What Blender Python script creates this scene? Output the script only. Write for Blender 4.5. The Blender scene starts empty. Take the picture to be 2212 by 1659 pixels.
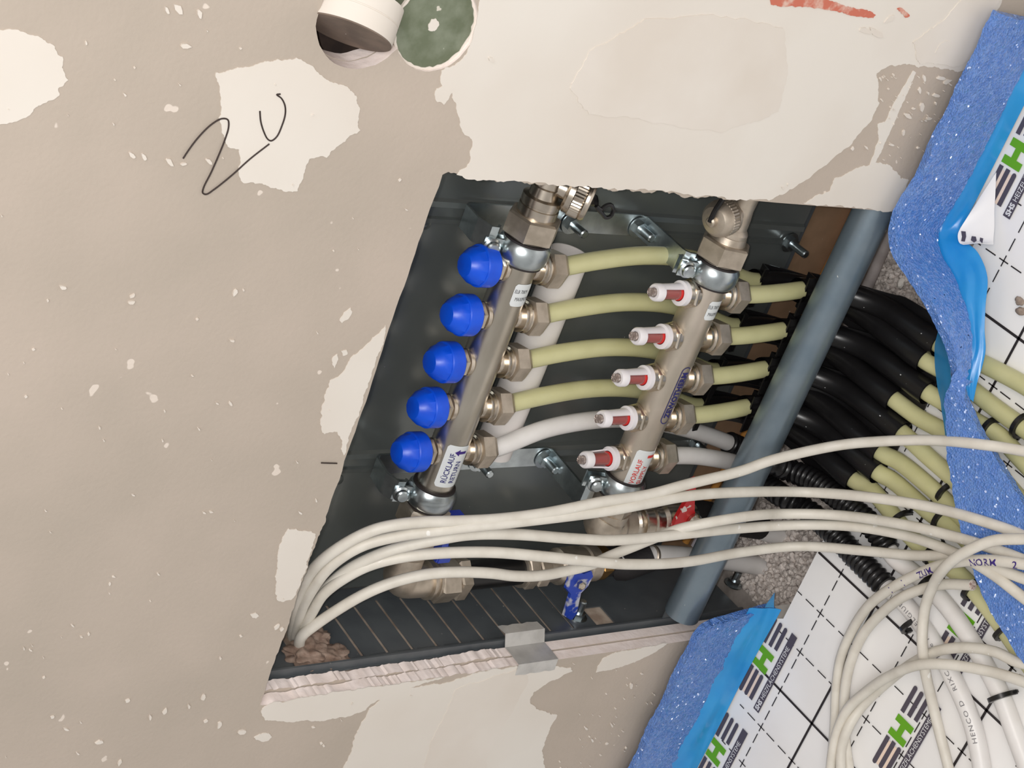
import bpy, bmesh, math, random
from mathutils import Vector, Matrix, noise
from mathutils.geometry import tessellate_polygon

S = bpy.context.scene
COL = S.collection
V = Vector
PI = math.pi

# ------------------------------------------------------------------ camera
FPX = 3601.73
RX = V((0.32721963, -0.52376466, -0.78650995))     # image right
RY = V((-0.84097365, -0.54097656, 0.01037663))     # image down
RZ = V((-0.43091836, 0.65803871, -0.61749043))     # into the picture
CAM = V((0.0, -0.88, 1.259))
cd = bpy.data.cameras.new('camera')
cd.sensor_width = 36.0
cd.lens = FPX / 2212 * 36.0
cd.clip_start = 0.01
cam = bpy.data.objects.new('camera', cd)
COL.objects.link(cam)
Rm = Matrix((RX, -RY, -RZ)).transposed()
cam.matrix_world = Matrix.Translation(CAM) @ Rm.to_4x4()
S.camera = cam

# ------------------------------------------------------------------ light and exposure
S.view_settings.view_transform = 'Standard'
S.view_settings.look = 'None'
S.view_settings.gamma = 1.0
S.view_settings.use_curve_mapping = False
S.view_settings.exposure = 0.0
w = bpy.data.worlds.new('room_light')
S.world = w
w.use_nodes = True
w.node_tree.nodes['Background'].inputs[0].default_value = (1.0, 0.97, 0.94, 1)
w.node_tree.nodes['Background'].inputs[1].default_value = 0.44


def lamp(name, kind, loc, power, color, size=0.02, target=None):
    l = bpy.data.lights.new(name, kind)
    l.energy = power
    l.color = color
    if kind == 'AREA':
        l.size = size
    else:
        l.shadow_soft_size = size
    o = bpy.data.objects.new(name, l)
    COL.objects.link(o)
    o.location = loc
    if target is not None:
        o.rotation_euler = (V(target) - V(loc)).to_track_quat('-Z', 'Y').to_euler()
    return o


# the phone's flash beside the lens, and a warm work lamp up in the room
lamp('phone_flash', 'POINT', CAM - RX * 0.018 - RY * 0.006 - RZ * 0.01, 17.5, (1.0, 0.985, 0.97), 0.006)
lamp('work_lamp', 'AREA', (0.55, -0.75, 1.75), 2.5, (1.0, 0.80, 0.68), 0.5, (-0.45, 0.0, 0.75))
lamp('bounce_fill', 'AREA', (0.35, -1.7, 2.25), 30.0, (1.0, 0.985, 0.975), 1.2, (-0.6, 0.0, 0.2))  # added fill standing in for room bounce, brightens floor and recess


# ------------------------------------------------------------------ measuring: a photo point laid on a real plane
def ray(px, py):
    return RX * ((px - 1106) / FPX) + RY * ((py - 829.5) / FPX) + RZ


def PY(px, py, y):
    r = ray(px, py)
    return CAM + r * ((y - CAM.y) / r.y)


def PZ(px, py, z):
    r = ray(px, py)
    return CAM + r * ((z - CAM.z) / r.z)


def PX(px, py, x):
    r = ray(px, py)
    return CAM + r * ((x - CAM.x) / r.x)


# ------------------------------------------------------------------ materials
def lin(c):
    out = []
    for v in c:
        v = v / 255.0
        out.append(v / 12.92 if v <= 0.04045 else ((v + 0.055) / 1.055) ** 2.4)
    return tuple(out) + (1.0,)


def mat(name, rgb, rough=0.5, metal=0.0, rgb2=None, scale=40.0, detail=4.0, lo=0.4, hi=0.65,
        bump=0.0, bscale=200.0, spec=0.5, sss=0.0, trans=0.0, alpha=1.0, coat=0.0, stretch=None, specks=None):
    m = bpy.data.materials.new(name)
    m.use_nodes = True
    nt = m.node_tree
    N, L = nt.nodes, nt.links
    b = N['Principled BSDF']
    b.inputs['Base Color'].default_value = lin(rgb)
    b.inputs['Roughness'].default_value = rough
    b.inputs['Metallic'].default_value = metal
    b.inputs['Specular IOR Level'].default_value = spec
    b.inputs['Alpha'].default_value = alpha
    b.inputs['Coat Weight'].default_value = coat
    b.inputs['Coat Roughness'].default_value = 0.12
    if sss:
        b.inputs['Subsurface Weight'].default_value = sss
        b.inputs['Subsurface Radius'].default_value = (0.006, 0.006, 0.003)
        b.inputs['Subsurface Scale'].default_value = 0.6
    if trans:
        b.inputs['Transmission Weight'].default_value = trans
    tc = N.new('ShaderNodeTexCoord')
    src = tc.outputs['Object']
    if stretch:
        mp = N.new('ShaderNodeMapping')
        mp.inputs['Scale'].default_value = stretch
        L.new(src, mp.inputs['Vector'])
        src = mp.outputs['Vector']
    col = None
    if rgb2 is not None:
        n = N.new('ShaderNodeTexNoise')
        n.inputs['Scale'].default_value = scale
        n.inputs['Detail'].default_value = detail
        L.new(src, n.inputs['Vector'])
        r = N.new('ShaderNodeValToRGB')
        r.color_ramp.elements[0].position = lo
        r.color_ramp.elements[0].color = lin(rgb)
        r.color_ramp.elements[1].position = hi
        r.color_ramp.elements[1].color = lin(rgb2)
        L.new(n.outputs['Fac'], r.inputs['Fac'])
        col = r.outputs['Color']
    if specks is not None:
        srgb, sscale, thr = specks
        n2 = N.new('ShaderNodeTexNoise')
        n2.inputs['Scale'].default_value = sscale
        n2.inputs['Detail'].default_value = 2.0
        L.new(tc.outputs['Object'], n2.inputs['Vector'])
        r2 = N.new('ShaderNodeValToRGB')
        r2.color_ramp.elements[0].position = thr
        r2.color_ramp.elements[0].color = (0, 0, 0, 1)
        r2.color_ramp.elements[1].position = thr + 0.015
        r2.color_ramp.elements[1].color = (1, 1, 1, 1)
        L.new(n2.outputs['Fac'], r2.inputs['Fac'])
        mx = N.new('ShaderNodeMix')
        mx.data_type = 'RGBA'
        L.new(r2.outputs['Color'], mx.inputs[0])
        if col is not None:
            L.new(col, mx.inputs[6])
        else:
            mx.inputs[6].default_value = lin(rgb)
        mx.inputs[7].default_value = lin(srgb)
        col = mx.outputs[2]
    if col is not None:
        L.new(col, b.inputs['Base Color'])
    if bump:
        nb = N.new('ShaderNodeTexNoise')
        nb.inputs['Scale'].default_value = bscale
        nb.inputs['Detail'].default_value = 3.0
        L.new(src, nb.inputs['Vector'])
        bp = N.new('ShaderNodeBump')
        bp.inputs['Strength'].default_value = bump
        bp.inputs['Distance'].default_value = 0.001
        L.new(nb.outputs['Fac'], bp.inputs['Height'])
        L.new(bp.outputs['Normal'], b.inputs['Normal'])
    return m


M = {}
M['paper'] = mat('plasterboard_paper', (190, 177, 164), 0.85, rgb2=(178, 167, 154), scale=7, detail=8, lo=0.35, hi=0.7,
                 bump=0.25, bscale=260, spec=0.25, specks=((222, 210, 198), 55, 0.735))
M['filler'] = mat('joint_filler', (228, 222, 213), 0.75, rgb2=(219, 210, 199), scale=5, detail=3, lo=0.4, hi=0.7,
                  bump=0.12, bscale=90, spec=0.3)
M['filler_thin'] = mat('thin_filler', (220, 211, 200), 0.8, rgb2=(227, 220, 211), scale=9, detail=4, bump=0.1, bscale=90, spec=0.3)
M['gypsum'] = mat('gypsum_core', (252, 240, 235), 0.9, rgb2=(243, 229, 222), scale=70, bump=0.5, bscale=160, spec=0.2)
M['red_primer'] = mat('red_primer', (204, 118, 98), 0.8, rgb2=(222, 190, 175), scale=90, lo=0.5, hi=0.66, spec=0.2)
M['pencil'] = mat('pencil_graphite', (52, 40, 36), 0.7)
M['green_board'] = mat('green_board_paper', (102, 110, 88), 0.85, rgb2=(128, 135, 116), scale=60, detail=6, bump=0.2, specks=((205, 200, 186), 120, 0.70))
M['kraft'] = mat('brown_kraft', (170, 136, 106), 0.85, rgb2=(152, 122, 94), scale=30, specks=((205, 195, 180), 140, 0.74))
M['cavity'] = mat('dark_timber', (104, 84, 72), 0.9, rgb2=(60, 48, 44), scale=25)
M['disc_face'] = mat('disc_card', (126, 110, 98), 0.9, rgb2=(108, 94, 84), scale=60)
M['cabinet'] = mat('cabinet_sheet', (120, 124, 121), 0.22, 0.45, rgb2=(110, 115, 114), scale=12, bump=0.02, bscale=30, specks=((222, 222, 215), 130, 0.765))
M['cabinet_dark'] = mat('cabinet_paint', (92, 97, 100), 0.4, 0.15, rgb2=(82, 87, 91), scale=30, specks=((170, 165, 155), 170, 0.765))
M['steel_bar'] = mat('bar_coating', (136, 150, 160), 0.34, 0.6, rgb2=(122, 138, 150), scale=25, bump=0.06, bscale=300, specks=((235, 235, 230), 95, 0.755))
M['nickel'] = mat('nickel_plate', (218, 207, 192), 0.27, 1.0, rgb2=(196, 186, 172), scale=60, bump=0.05, bscale=120)
M['nickel_dull'] = mat('dull_nickel', (208, 196, 180), 0.46, 0.9, rgb2=(186, 174, 158), scale=80, bump=0.1, bscale=300)
M['stainless'] = mat('stainless_tube', (214, 207, 194), 0.30, 1.0, rgb2=(190, 182, 168), scale=35, stretch=(0.35, 1, 1), bump=0.04, bscale=80)
M['stainless_dirty'] = mat('dusty_stainless', (200, 190, 175), 0.42, 0.9, rgb2=(216, 204, 190), scale=45, stretch=(0.5, 1, 1), bump=0.08, bscale=120)
M['brass'] = mat('brass', (172, 134, 80), 0.4, 0.9, rgb2=(140, 108, 66), scale=60)
M['zinc'] = mat('zinc_plate', (205, 214, 216), 0.30, 1.0, rgb2=(176, 184, 188), scale=55, bump=0.05, bscale=150)
M['rubber'] = mat('rubber_liner', (38, 32, 32), 0.6)
M['black'] = mat('black_plastic', (20, 19, 20), 0.30, rgb2=(26, 25, 26), scale=40, specks=((190, 190, 190), 230, 0.78))
M['black_matt'] = mat('black_insulation', (26, 23, 24), 0.7, bump=0.4, bscale=400)
M['blue_cap'] = mat('blue_plastic', (8, 86, 226), 0.35, rgb2=(6, 76, 212), scale=60, bump=0.05, bscale=300, sss=0.1)
M['blue_lever'] = mat('blue_lever_paint', (42, 62, 178), 0.4, rgb2=(60, 84, 180), scale=50)
M['blue_dusty'] = mat('blue_dusty_paint', (40, 70, 176), 0.45, rgb2=(196, 196, 206), scale=85, detail=2, lo=0.5, hi=0.6)
M['red_lever'] = mat('red_lever_paint', (198, 34, 38), 0.35, rgb2=(228, 214, 208), scale=95, detail=2, lo=0.61, hi=0.64)
M['white_plastic'] = mat('white_plastic', (236, 232, 234), 0.4, sss=0.1)
M['clear'] = mat('clear_plastic', (236, 222, 214), 0.12, trans=0.9, spec=0.5)
M['red_plastic'] = mat('red_plastic', (214, 38, 34), 0.35)
M['sticker'] = mat('sticker_film', (220, 224, 224), 0.4)
M['ink_blue'] = mat('blue_ink', (40, 40, 110), 0.6)
M['ink_purple'] = mat('purple_ink', (58, 34, 120), 0.6)
M['ink_red'] = mat('red_ink', (214, 58, 50), 0.6)
M['ink_black'] = mat('black_ink', (44, 42, 48), 0.6)
M['pipe'] = mat('yellow_pipe_plastic', (206, 203, 155), 0.38, rgb2=(198, 195, 146), scale=30, sss=0.15, bump=0.03, bscale=300)
M['pipe_white'] = mat('white_pipe_plastic', (232, 229, 226), 0.4, rgb2=(224, 220, 216), scale=30)
M['cable'] = mat('grey_white_cable', (224, 219, 208), 0.5, rgb2=(213, 207, 195), scale=50, detail=5, specks=((238, 236, 230), 90, 0.73))
M['cable_cut'] = mat('cable_core', (222, 205, 192), 0.8, rgb2=(150, 120, 110), scale=500)
M['roll_paper'] = mat('roll_paper', (226, 220, 216), 0.7, rgb2=(220, 214, 208), scale=20)
M['film_white'] = mat('tacker_film', (246, 245, 244), 0.45, rgb2=(240, 238, 236), scale=10, bump=0.15, bscale=14)
M['film_ink'] = mat('film_print', (40, 34, 36), 0.6)
M['logo_dark'] = mat('logo_grey', (80, 74, 86), 0.55)
M['logo_green'] = mat('logo_green', (100, 168, 24), 0.5)
M['logo_peach'] = mat('logo_peach', (240, 216, 198), 0.6)
M['logo_white'] = mat('logo_white', (226, 226, 228), 0.55)
M['screed'] = mat('screed', (170, 161, 154), 0.9, rgb2=(142, 134, 128), scale=60, bump=0.6, bscale=120)
M['grain'] = mat('fill_grain', (222, 212, 204), 0.8, rgb2=(180, 170, 163), scale=170, detail=2, bump=0.3, bscale=700)
M['board_foam'] = mat('board_foam', (226, 222, 216), 0.9)
M['orange'] = mat('orange_band', (214, 150, 72), 0.5)
M['pale_band'] = mat('pale_band', (206, 202, 210), 0.5)
M['blue_band'] = mat('blue_band', (92, 116, 196), 0.5)
M['conduit'] = mat('grey_conduit', (178, 168, 164), 0.6, rgb2=(160, 150, 146), scale=60)
M['lump'] = mat('mounting_foam', (128, 106, 92), 0.9, rgb2=(158, 138, 124), scale=110, bump=1.0, bscale=180)
M['tape'] = mat('silver_tape', (206, 204, 200), 0.32, 0.35, rgb2=(188, 186, 182), scale=60, bump=0.3, bscale=120)
M['pebble'] = mat('pebble', (140, 124, 112), 0.85, rgb2=(168, 152, 138), scale=180, bump=0.5, bscale=400)
M['slot_wood'] = mat('raw_timber', (196, 180, 164), 0.9, rgb2=(160, 140, 124), scale=60)


def foam_material():
    m = mat('blue_foam', (80, 128, 208), 0.55, rgb2=(98, 142, 214), scale=130, detail=4, sss=0.1)
    nt = m.node_tree
    N, L = nt.nodes, nt.links
    b = N['Principled BSDF']
    tc = N.new('ShaderNodeTexCoord')
    v = N.new('ShaderNodeTexVoronoi')
    v.inputs['Scale'].default_value = 560
    L.new(tc.outputs['Object'], v.inputs['Vector'])
    bp = N.new('ShaderNodeBump')
    bp.inputs['Strength'].default_value = 0.9
    bp.inputs['Distance'].default_value = 0.0012
    L.new(v.outputs['Distance'], bp.inputs['Height'])
    L.new(bp.outputs['Normal'], b.inputs['Normal'])
    # shiny cell walls: each cell carries its own facet direction under the clear skin
    nv = N.new('ShaderNodeVectorMath')
    nv.operation = 'SUBTRACT'
    L.new(v.outputs['Color'], nv.inputs[0])
    nv.inputs[1].default_value = (0.5, 0.5, 0.5)
    ns = N.new('ShaderNodeVectorMath')
    ns.operation = 'SCALE'
    ns.inputs['Scale'].default_value = 1.8
    L.new(nv.outputs[0], ns.inputs[0])
    geo = N.new('ShaderNodeNewGeometry')
    na = N.new('ShaderNodeVectorMath')
    na.operation = 'ADD'
    L.new(geo.outputs['Normal'], na.inputs[0])
    L.new(ns.outputs[0], na.inputs[1])
    nn = N.new('ShaderNodeVectorMath')
    nn.operation = 'NORMALIZE'
    L.new(na.outputs[0], nn.inputs[0])
    L.new(nn.outputs[0], b.inputs['Coat Normal'])
    b.inputs['Coat Weight'].default_value = 1.0
    b.inputs['Coat IOR'].default_value = 1.7
    b.inputs['Coat Roughness'].default_value = 0.12
    return m


M['foam'] = foam_material()
M['blue_film'] = mat('blue_film', (36, 144, 218), 0.25, rgb2=(54, 158, 224), scale=18, bump=0.5, bscale=26, trans=0.0, sss=0.1)
M['blue_film_thin'] = mat('thin_blue_film', (60, 160, 222), 0.2, rgb2=(46, 146, 214), scale=18, bump=0.4, bscale=30, alpha=0.72)


# ------------------------------------------------------------------ mesh building
def frame(axis):
    a = V(axis).normalized()
    h = V((0, 0, 1)) if abs(a.z) < 0.8 else V((0, 1, 0))
    u = a.cross(h).normalized()
    return a, u, a.cross(u).normalized()


def smooth_path(pts, n=8):
    pts = [V(p) for p in pts]
    if len(pts) < 3:
        return [pts[0].lerp(pts[-1], i / n) for i in range(n + 1)]
    P = [pts[0] * 2 - pts[1]] + pts + [pts[-1] * 2 - pts[-2]]
    out = []
    for i in range(1, len(P) - 2):
        p0, p1, p2, p3 = P[i - 1], P[i], P[i + 1], P[i + 2]
        t1 = max(1e-6, (p1 - p0).length ** 0.5)
        t2 = max(1e-6, (p2 - p1).length ** 0.5)
        t3 = max(1e-6, (p3 - p2).length ** 0.5)
        m1 = ((p1 - p0) / t1 - (p2 - p0) / (t1 + t2) + (p2 - p1) / t2) * t2
        m2 = ((p2 - p1) / t2 - (p3 - p1) / (t2 + t3) + (p3 - p2) / t3) * t2
        for k in range(n):
            t = k / n
            out.append(p1 * (2 * t ** 3 - 3 * t ** 2 + 1) + m1 * (t ** 3 - 2 * t ** 2 + t)
                       + p2 * (-2 * t ** 3 + 3 * t ** 2) + m2 * (t ** 3 - t ** 2))
    out.append(P[-2].copy())
    return out


class MB:
    def __init__(s):
        s.v, s.f, s.m, s.cur = [], [], [], 0

    def face(s, idx, m=None):
        s.f.append(tuple(idx))
        s.m.append(s.cur if m is None else m)

    def add(s, vs, fs, m=None):
        o = len(s.v)
        s.v += [V(p) for p in vs]
        for f in fs:
            s.face([o + i for i in f], m)
        return s

    def box(s, c, size, rot=None, m=None):
        c = V(c)
        h = V(size) / 2
        vs = []
        for x in (-1, 1):
            for y in (-1, 1):
                for z in (-1, 1):
                    p = V((x * h.x, y * h.y, z * h.z))
                    if rot is not None:
                        p = rot @ p
                    vs.append(c + p)
        return s.add(vs, [(0, 1, 3, 2), (4, 6, 7, 5), (0, 4, 5, 1), (2, 3, 7, 6), (0, 2, 6, 4), (1, 5, 7, 3)], m)

    def lathe(s, o, axis, prof, n=24, rot=0.0, caps=(True, True), m=None, squash=None):
        o = V(o)
        a, u, w_ = frame(axis)
        rings = []
        for (r, h) in prof:
            base = len(s.v)
            for k in range(n):
                t = rot + 2 * PI * k / n
                s.v.append(o + a * h + (u * math.cos(t) + w_ * math.sin(t)) * r)
            rings.append(base)
        for i in range(len(rings) - 1):
            for k in range(n):
                k2 = (k + 1) % n
                s.face((rings[i] + k, rings[i] + k2, rings[i + 1] + k2, rings[i + 1] + k), m)
        if caps[0]:
            s.face([rings[0] + k for k in reversed(range(n))], m)
        if caps[1]:
            s.face([rings[-1] + k for k in range(n)], m)
        return s

    def tube(s, path, r, n=14, caps=True, m=None):
        path = [V(p) for p in path]
        rs = r if isinstance(r, (list, tuple)) else [r] * len(path)
        t0 = (path[1] - path[0]).normalized()
        a, u, w_ = frame(t0)
        rings = []
        for i, p in enumerate(path):
            if i == 0:
                t = t0
            elif i == len(path) - 1:
                t = (path[i] - path[i - 1]).normalized()
            else:
                t = (path[i + 1] - path[i - 1]).normalized()
            u = (u - t * u.dot(t)).normalized()
            w_ = t.cross(u)
            base = len(s.v)
            for k in range(n):
                q = 2 * PI * k / n
                s.v.append(p + (u * math.cos(q) + w_ * math.sin(q)) * rs[i])
            rings.append(base)
        for i in range(len(rings) - 1):
            for k in range(n):
                k2 = (k + 1) % n
                s.face((rings[i] + k, rings[i] + k2, rings[i + 1] + k2, rings[i + 1] + k), m)
        if caps:
            s.face([rings[0] + k for k in reversed(range(n))], m)
            s.face([rings[-1] + k for k in range(n)], m)
        return s

    def slab(s, outline, holes, to3, d, mf=0, ms=0, mb=None):
        """a plate: 2D outline with holes, to3 maps (a, b) to a point, d is the thickness vector"""
        loops = [outline] + list(holes)
        tri = tessellate_polygon([[V((p[0], p[1], 0)) for p in lp] for lp in loops])
        flat = [p for lp in loops for p in lp]
        o = len(s.v)
        d = V(d)
        nn = len(flat)
        s.v += [to3(p[0], p[1]) for p in flat]
        s.v += [to3(p[0], p[1]) + d for p in flat]
        for t in tri:
            s.face([o + i for i in t], mf)
            s.face([o + nn + i for i in reversed(t)], mf if mb is None else mb)
        k = 0
        for lp in loops:
            n = len(lp)
            for i in range(n):
                j = (i + 1) % n
                s.face((o + k + i, o + k + j, o + nn + k + j, o + nn + k + i), ms)
            k += n
        return s

    def sheet(s, rows, th=0.0, m=None):
        """a loft of equal-length rows, given a thickness along its normals"""
        R_, C_ = len(rows), len(rows[0])
        rows = [[V(p) for p in r] for r in rows]

        def nrm(i, j):
            a = rows[min(i + 1, R_ - 1)][j] - rows[max(i - 1, 0)][j]
            b = rows[i][min(j + 1, C_ - 1)] - rows[i][max(j - 1, 0)]
            n_ = a.cross(b)
            return n_.normalized() if n_.length > 1e-12 else V((0, 0, 1))
        o = len(s.v)
        for i in range(R_):
            for j in range(C_):
                s.v.append(rows[i][j].copy())
        if th:
            for i in range(R_):
                for j in range(C_):
                    s.v.append(rows[i][j] + nrm(i, j) * th)
        q = R_ * C_
        for i in range(R_ - 1):
            for j in range(C_ - 1):
                a, b, c, d = o + i * C_ + j, o + i * C_ + j + 1, o + (i + 1) * C_ + j + 1, o + (i + 1) * C_ + j
                s.face((a, b, c, d), m)
                if th:
                    s.face((d + q, c + q, b + q, a + q), m)
        if th:
            for i in range(R_ - 1):
                for j in (0, C_ - 1):
                    a, d = o + i * C_ + j, o + (i + 1) * C_ + j
                    s.face((a, d, d + q, a + q), m)
            for j in range(C_ - 1):
                for i in (0, R_ - 1):
                    a, b = o + i * C_ + j, o + i * C_ + j + 1
                    s.face((b, a, a + q, b + q), m)
        return s

    def blob(s, c, size, seed=0, amp=0.25, freq=3.0, sub=2, rot=None, m=None):
        bm = bmesh.new()
        bmesh.ops.create_icosphere(bm, subdivisions=sub, radius=1.0)
        vs = []
        for v in bm.verts:
            p = v.co.copy()
            k = 1 + amp * noise.noise(p * freq + V((seed * 7.3, seed * 3.1, seed)))
            p = V((p.x * size[0] * k, p.y * size[1] * k, p.z * size[2] * k))
            if rot is not None:
                p = rot @ p
            vs.append(V(c) + p)
        s.add(vs, [[v.index for v in f.verts] for f in bm.faces], m)
        bm.free()
        return s

    def build(s, name, mats, parent=None, angle=40.0, org=None):
        if not isinstance(mats, (list, tuple)):
            mats = [mats]
        if parent is not None:
            org = V(parent['_o'])
        elif org is None:
            n = len(s.v)
            c = sum(s.v, V()) / n
            org = V((c.x, c.y, min(p.z for p in s.v)))
        me = bpy.data.meshes.new(name)
        me.from_pydata([p - V(org) for p in s.v], [], s.f)
        for m_ in mats:
            me.materials.append(M[m_] if isinstance(m_, str) else m_)
        me.polygons.foreach_set('material_index', [min(i, len(mats) - 1) for i in s.m])
        bm = bmesh.new()
        bm.from_mesh(me)
        bmesh.ops.recalc_face_normals(bm, faces=bm.faces)
        bm.to_mesh(me)
        bm.free()
        me.polygons.foreach_set('use_smooth', [True] * len(me.polygons))
        me.set_sharp_from_angle(angle=math.radians(angle))
        me.update()
        o = bpy.data.objects.new(name, me)
        COL.objects.link(o)
        o['_o'] = tuple(org)
        if parent is None:
            o.location = org
        else:
            o.parent = parent
        return o


def tag(o, label=None, cat=None, group=None, kind=None):
    if label:
        o['label'] = label
    if cat:
        o['category'] = cat
    if group:
        o['group'] = group
    if kind:
        o['kind'] = kind
    return o


def thing(name, loc, label, cat, group=None):
    o = bpy.data.objects.new(name, None)
    o.empty_display_size = 0.02
    COL.objects.link(o)
    o.location = loc
    o['_o'] = tuple(loc)
    return tag(o, label, cat, group)


def rnd(seed):
    return random.Random(seed)


def jag(pts, amp, levels=4, seed=1, closed=True):
    r = rnd(seed)
    pts = [tuple(p) for p in pts]
    for _ in range(levels):
        out = []
        n = len(pts)
        for i in range(n if closed else n - 1):
            a, b = pts[i], pts[(i + 1) % n]
            dx, dy = b[0] - a[0], b[1] - a[1]
            ln = math.hypot(dx, dy)
            out.append(a)
            if ln > 0.0018:
                k = r.uniform(-1, 1) * min(amp, 0.16 * ln)
                out.append(((a[0] + b[0]) / 2 - dy / ln * k, (a[1] + b[1]) / 2 + dx / ln * k))
        if not closed:
            out.append(pts[-1])
        pts = out
    return pts


def text_mesh(body, size, font_scale=1.0, bold=0.0, spacing=1.0):
    """flat letters as (verts 2D, faces), centred on their own width"""
    cu = bpy.data.curves.new('txt', 'FONT')
    cu.body = body
    cu.size = size
    cu.offset = bold
    cu.space_character = spacing
    cu.resolution_u = 2
    ob = bpy.data.objects.new('txt', cu)
    me = bpy.data.meshes.new_from_object(ob)
    vs = [(v.co.x * font_scale, v.co.y) for v in me.vertices]
    fs = [tuple(p.vertices) for p in me.polygons]
    bpy.data.objects.remove(ob)
    bpy.data.curves.remove(cu)
    bpy.data.meshes.remove(me)
    return vs, fs


def write(mb, body, size, fn, m=None, bold=0.0, fscale=1.0, spacing=1.0):
    vs, fs = text_mesh(body, size, fscale, bold, spacing)
    mb.add([fn(x, y) for x, y in vs], fs, m)
    return max([x for x, y in vs] or [0])


# ================================================================== THE SETTING
def W2(px, py):
    p = PY(px, py, 0)
    return (p.x, p.z)


XL, XR, ZT = -0.8906, -0.3990, 0.5688      # the opening cut in the wall
c1, r1 = (-0.2945, 0.6700), 0.0350           # the left of the two round holes in the photo
c2, r2 = (-0.2935, 0.6137), 0.0312           # the one with the green disc


def twin_hole(k=1.0, seed=0):
    rr = rnd(seed)
    d = math.hypot(c2[0] - c1[0], c2[1] - c1[1])
    R1, R2 = r1 * k, r2 * k
    a = (R1 * R1 - R2 * R2 + d * d) / (2 * d)
    base = math.atan2(c2[1] - c1[1], c2[0] - c1[0])
    t1 = math.acos(a / R1)
    t2 = math.acos((d - a) / R2)
    pts = []
    for i in range(41):
        t = base + t1 + (2 * PI - 2 * t1) * i / 40
        q = R1 + rr.uniform(-.0004, .0004)
        pts.append((c1[0] + q * math.cos(t), c1[1] + q * math.sin(t)))
    for i in range(1, 40):
        t = base + PI + t2 + (2 * PI - 2 * t2) * i / 40
        q = R2 + rr.uniform(-.0004, .0004)
        pts.append((c2[0] + q * math.cos(t), c2[1] + q * math.sin(t)))
    return pts


def wall_outline(seed, dx=0.0):
    B = -0.075
    left = jag([(XL + dx, B), (XL + dx, 0.30)], 0.0002, 3, seed, False)
    left += jag([(XL + dx, 0.302), (XL + dx - 0.001, 0.42), (XL + dx - .002, ZT)], 0.0011, 6, seed + 1, False)
    top = jag([(XL + dx - .002, ZT), (XL + 0.12, ZT + .0006), (XL + .2, ZT - .001), (XR, ZT + .0006)], 0.0008, 5, seed + 2, False)[1:]
    right = jag([(XR, ZT + .0006), (XR + .0005, 0.42), (XR, 0.27)], 0.0022, 6, seed + 3, False)[1:]
    right += jag([(XR, 0.27), (XR, B)], 0.0003, 3, seed + 4, False)[1:]
    return [(-1.6, B)] + left + top + right + [(0.25, B), (0.25, 1.35), (-1.6, 1.35)]


wm = MB()
wm.slab(wall_outline(11), [twin_hole(1.0, 1)], lambda a, b: V((a, 0, b)), (0, 0.0118, 0), mf=0, ms=1)
wm.slab(wall_outline(31, 0.0012), [twin_hole(0.985, 2)], lambda a, b: V((a, 0.0126, b)), (0, 0.0118, 0), mf=0, ms=1)
wall = tag(wm.build('wall_back', ['paper', 'gypsum'], angle=30), kind='structure',
           label='grey-brown plasterboard wall with white filler patches and a square opening')


def patch(name, poly, seed, m='filler', amp=0.0012, levels=4, th=0.0005, y=0.0):
    pts = jag([W2(*p) for p in poly], amp, levels, seed)
    th += 0.00002 * seed
    b = MB()
    b.slab(pts, [], lambda a, z: V((a, y - th, z)), (0, th, 0))
    return b.build(name, m, wall)


def on_wall(px, py, inside=0.0012):
    """keep a patch corner on the board, clear of the opening"""
    return (px, py)


big = [(1040, -60), (1034, 10), (1029, 50), (1018, 90), (1000, 125), (975, 143), (953, 152), (955, 185), (943, 190), (938, 204), (944, 220),
       (958, 226), (970, 210), (976, 200), (986, 238), (997, 280), (1018, 300), (1016, 340), (1008, 360), (992, 368), (986, 377),
       (1000, 382.5), (1100, 390), (1250, 401), (1400, 411), (1550, 424.5), (1660, 433), (1690, 420), (1752, 380), (1838, 312), (1880, 262), (1899, 222), (1897, 188),
       (1893, 158), (1915, 144), (1945, 140), (1990, 143), (2060, 152), (2092, 150), (2130, 70), (2170, -10), (2195, -60)]
patch('filler_patch', big, 3)
patch('filler_patch', [(1735, 439), (1760, 423), (1792, 412), (1802, 385), (1850, 362), (1892, 350), (1922, 357), (1945, 385), (1962, 388),
                       (1950, 420), (1930, 450), (1925, 455.5), (1830, 447)], 4)
patch('filler_patch', [(1972, 152), (1978, 156), (1950, 220), (1920, 290), (1893, 345), (1872, 392), (1865, 398), (1880, 350), (1898, 300), (1895, 268), (1912, 262), (1935, 215)], 5, amp=0.0005)
patch('filler_patch', [(-80, 60), (0, 64), (50, 68), (90, 82), (118, 100), (135, 122), (133, 145), (147, 172), (125, 190), (128, 205), (95, 222), (72, 235), (60, 250), (20, 264), (-80, 280)], 6)
patch('filler_patch', [(466, 156), (520, 145), (556, 138), (600, 127), (640, 124), (675, 142), (700, 168), (742, 183), (770, 208), (777, 235), (772, 262), (778, 280),
                       (745, 305), (715, 325), (705, 340), (668, 342), (655, 375), (642, 412), (600, 408), (560, 395), (522, 392), (515, 360), (516, 322), (490, 312),
                       (478, 285), (472, 255), (474, 190), (468, 175)], 7)
patch('filler_patch', [(756, 774), (790, 745), (822, 715), (832, 701), (829, 735), (808, 792), (783, 862), (768, 905), (752, 952), (742, 983), (738, 975), (738, 950), (728, 932), (700, 937),
                       (691, 915), (692, 890), (703, 850), (712, 822), (738, 806)], 8)
patch('filler_patch', [(733, 692), (742, 675), (757, 664), (760, 672), (752, 688), (738, 697)], 9, amp=.0006)
patch('filler_patch', [(718, 772), (728, 764), (730, 775), (722, 794), (717, 786)], 10, amp=.0006)
patch('filler_patch', [(736, 757), (748, 755), (750, 764), (740, 768)], 12, amp=.0006)
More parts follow.
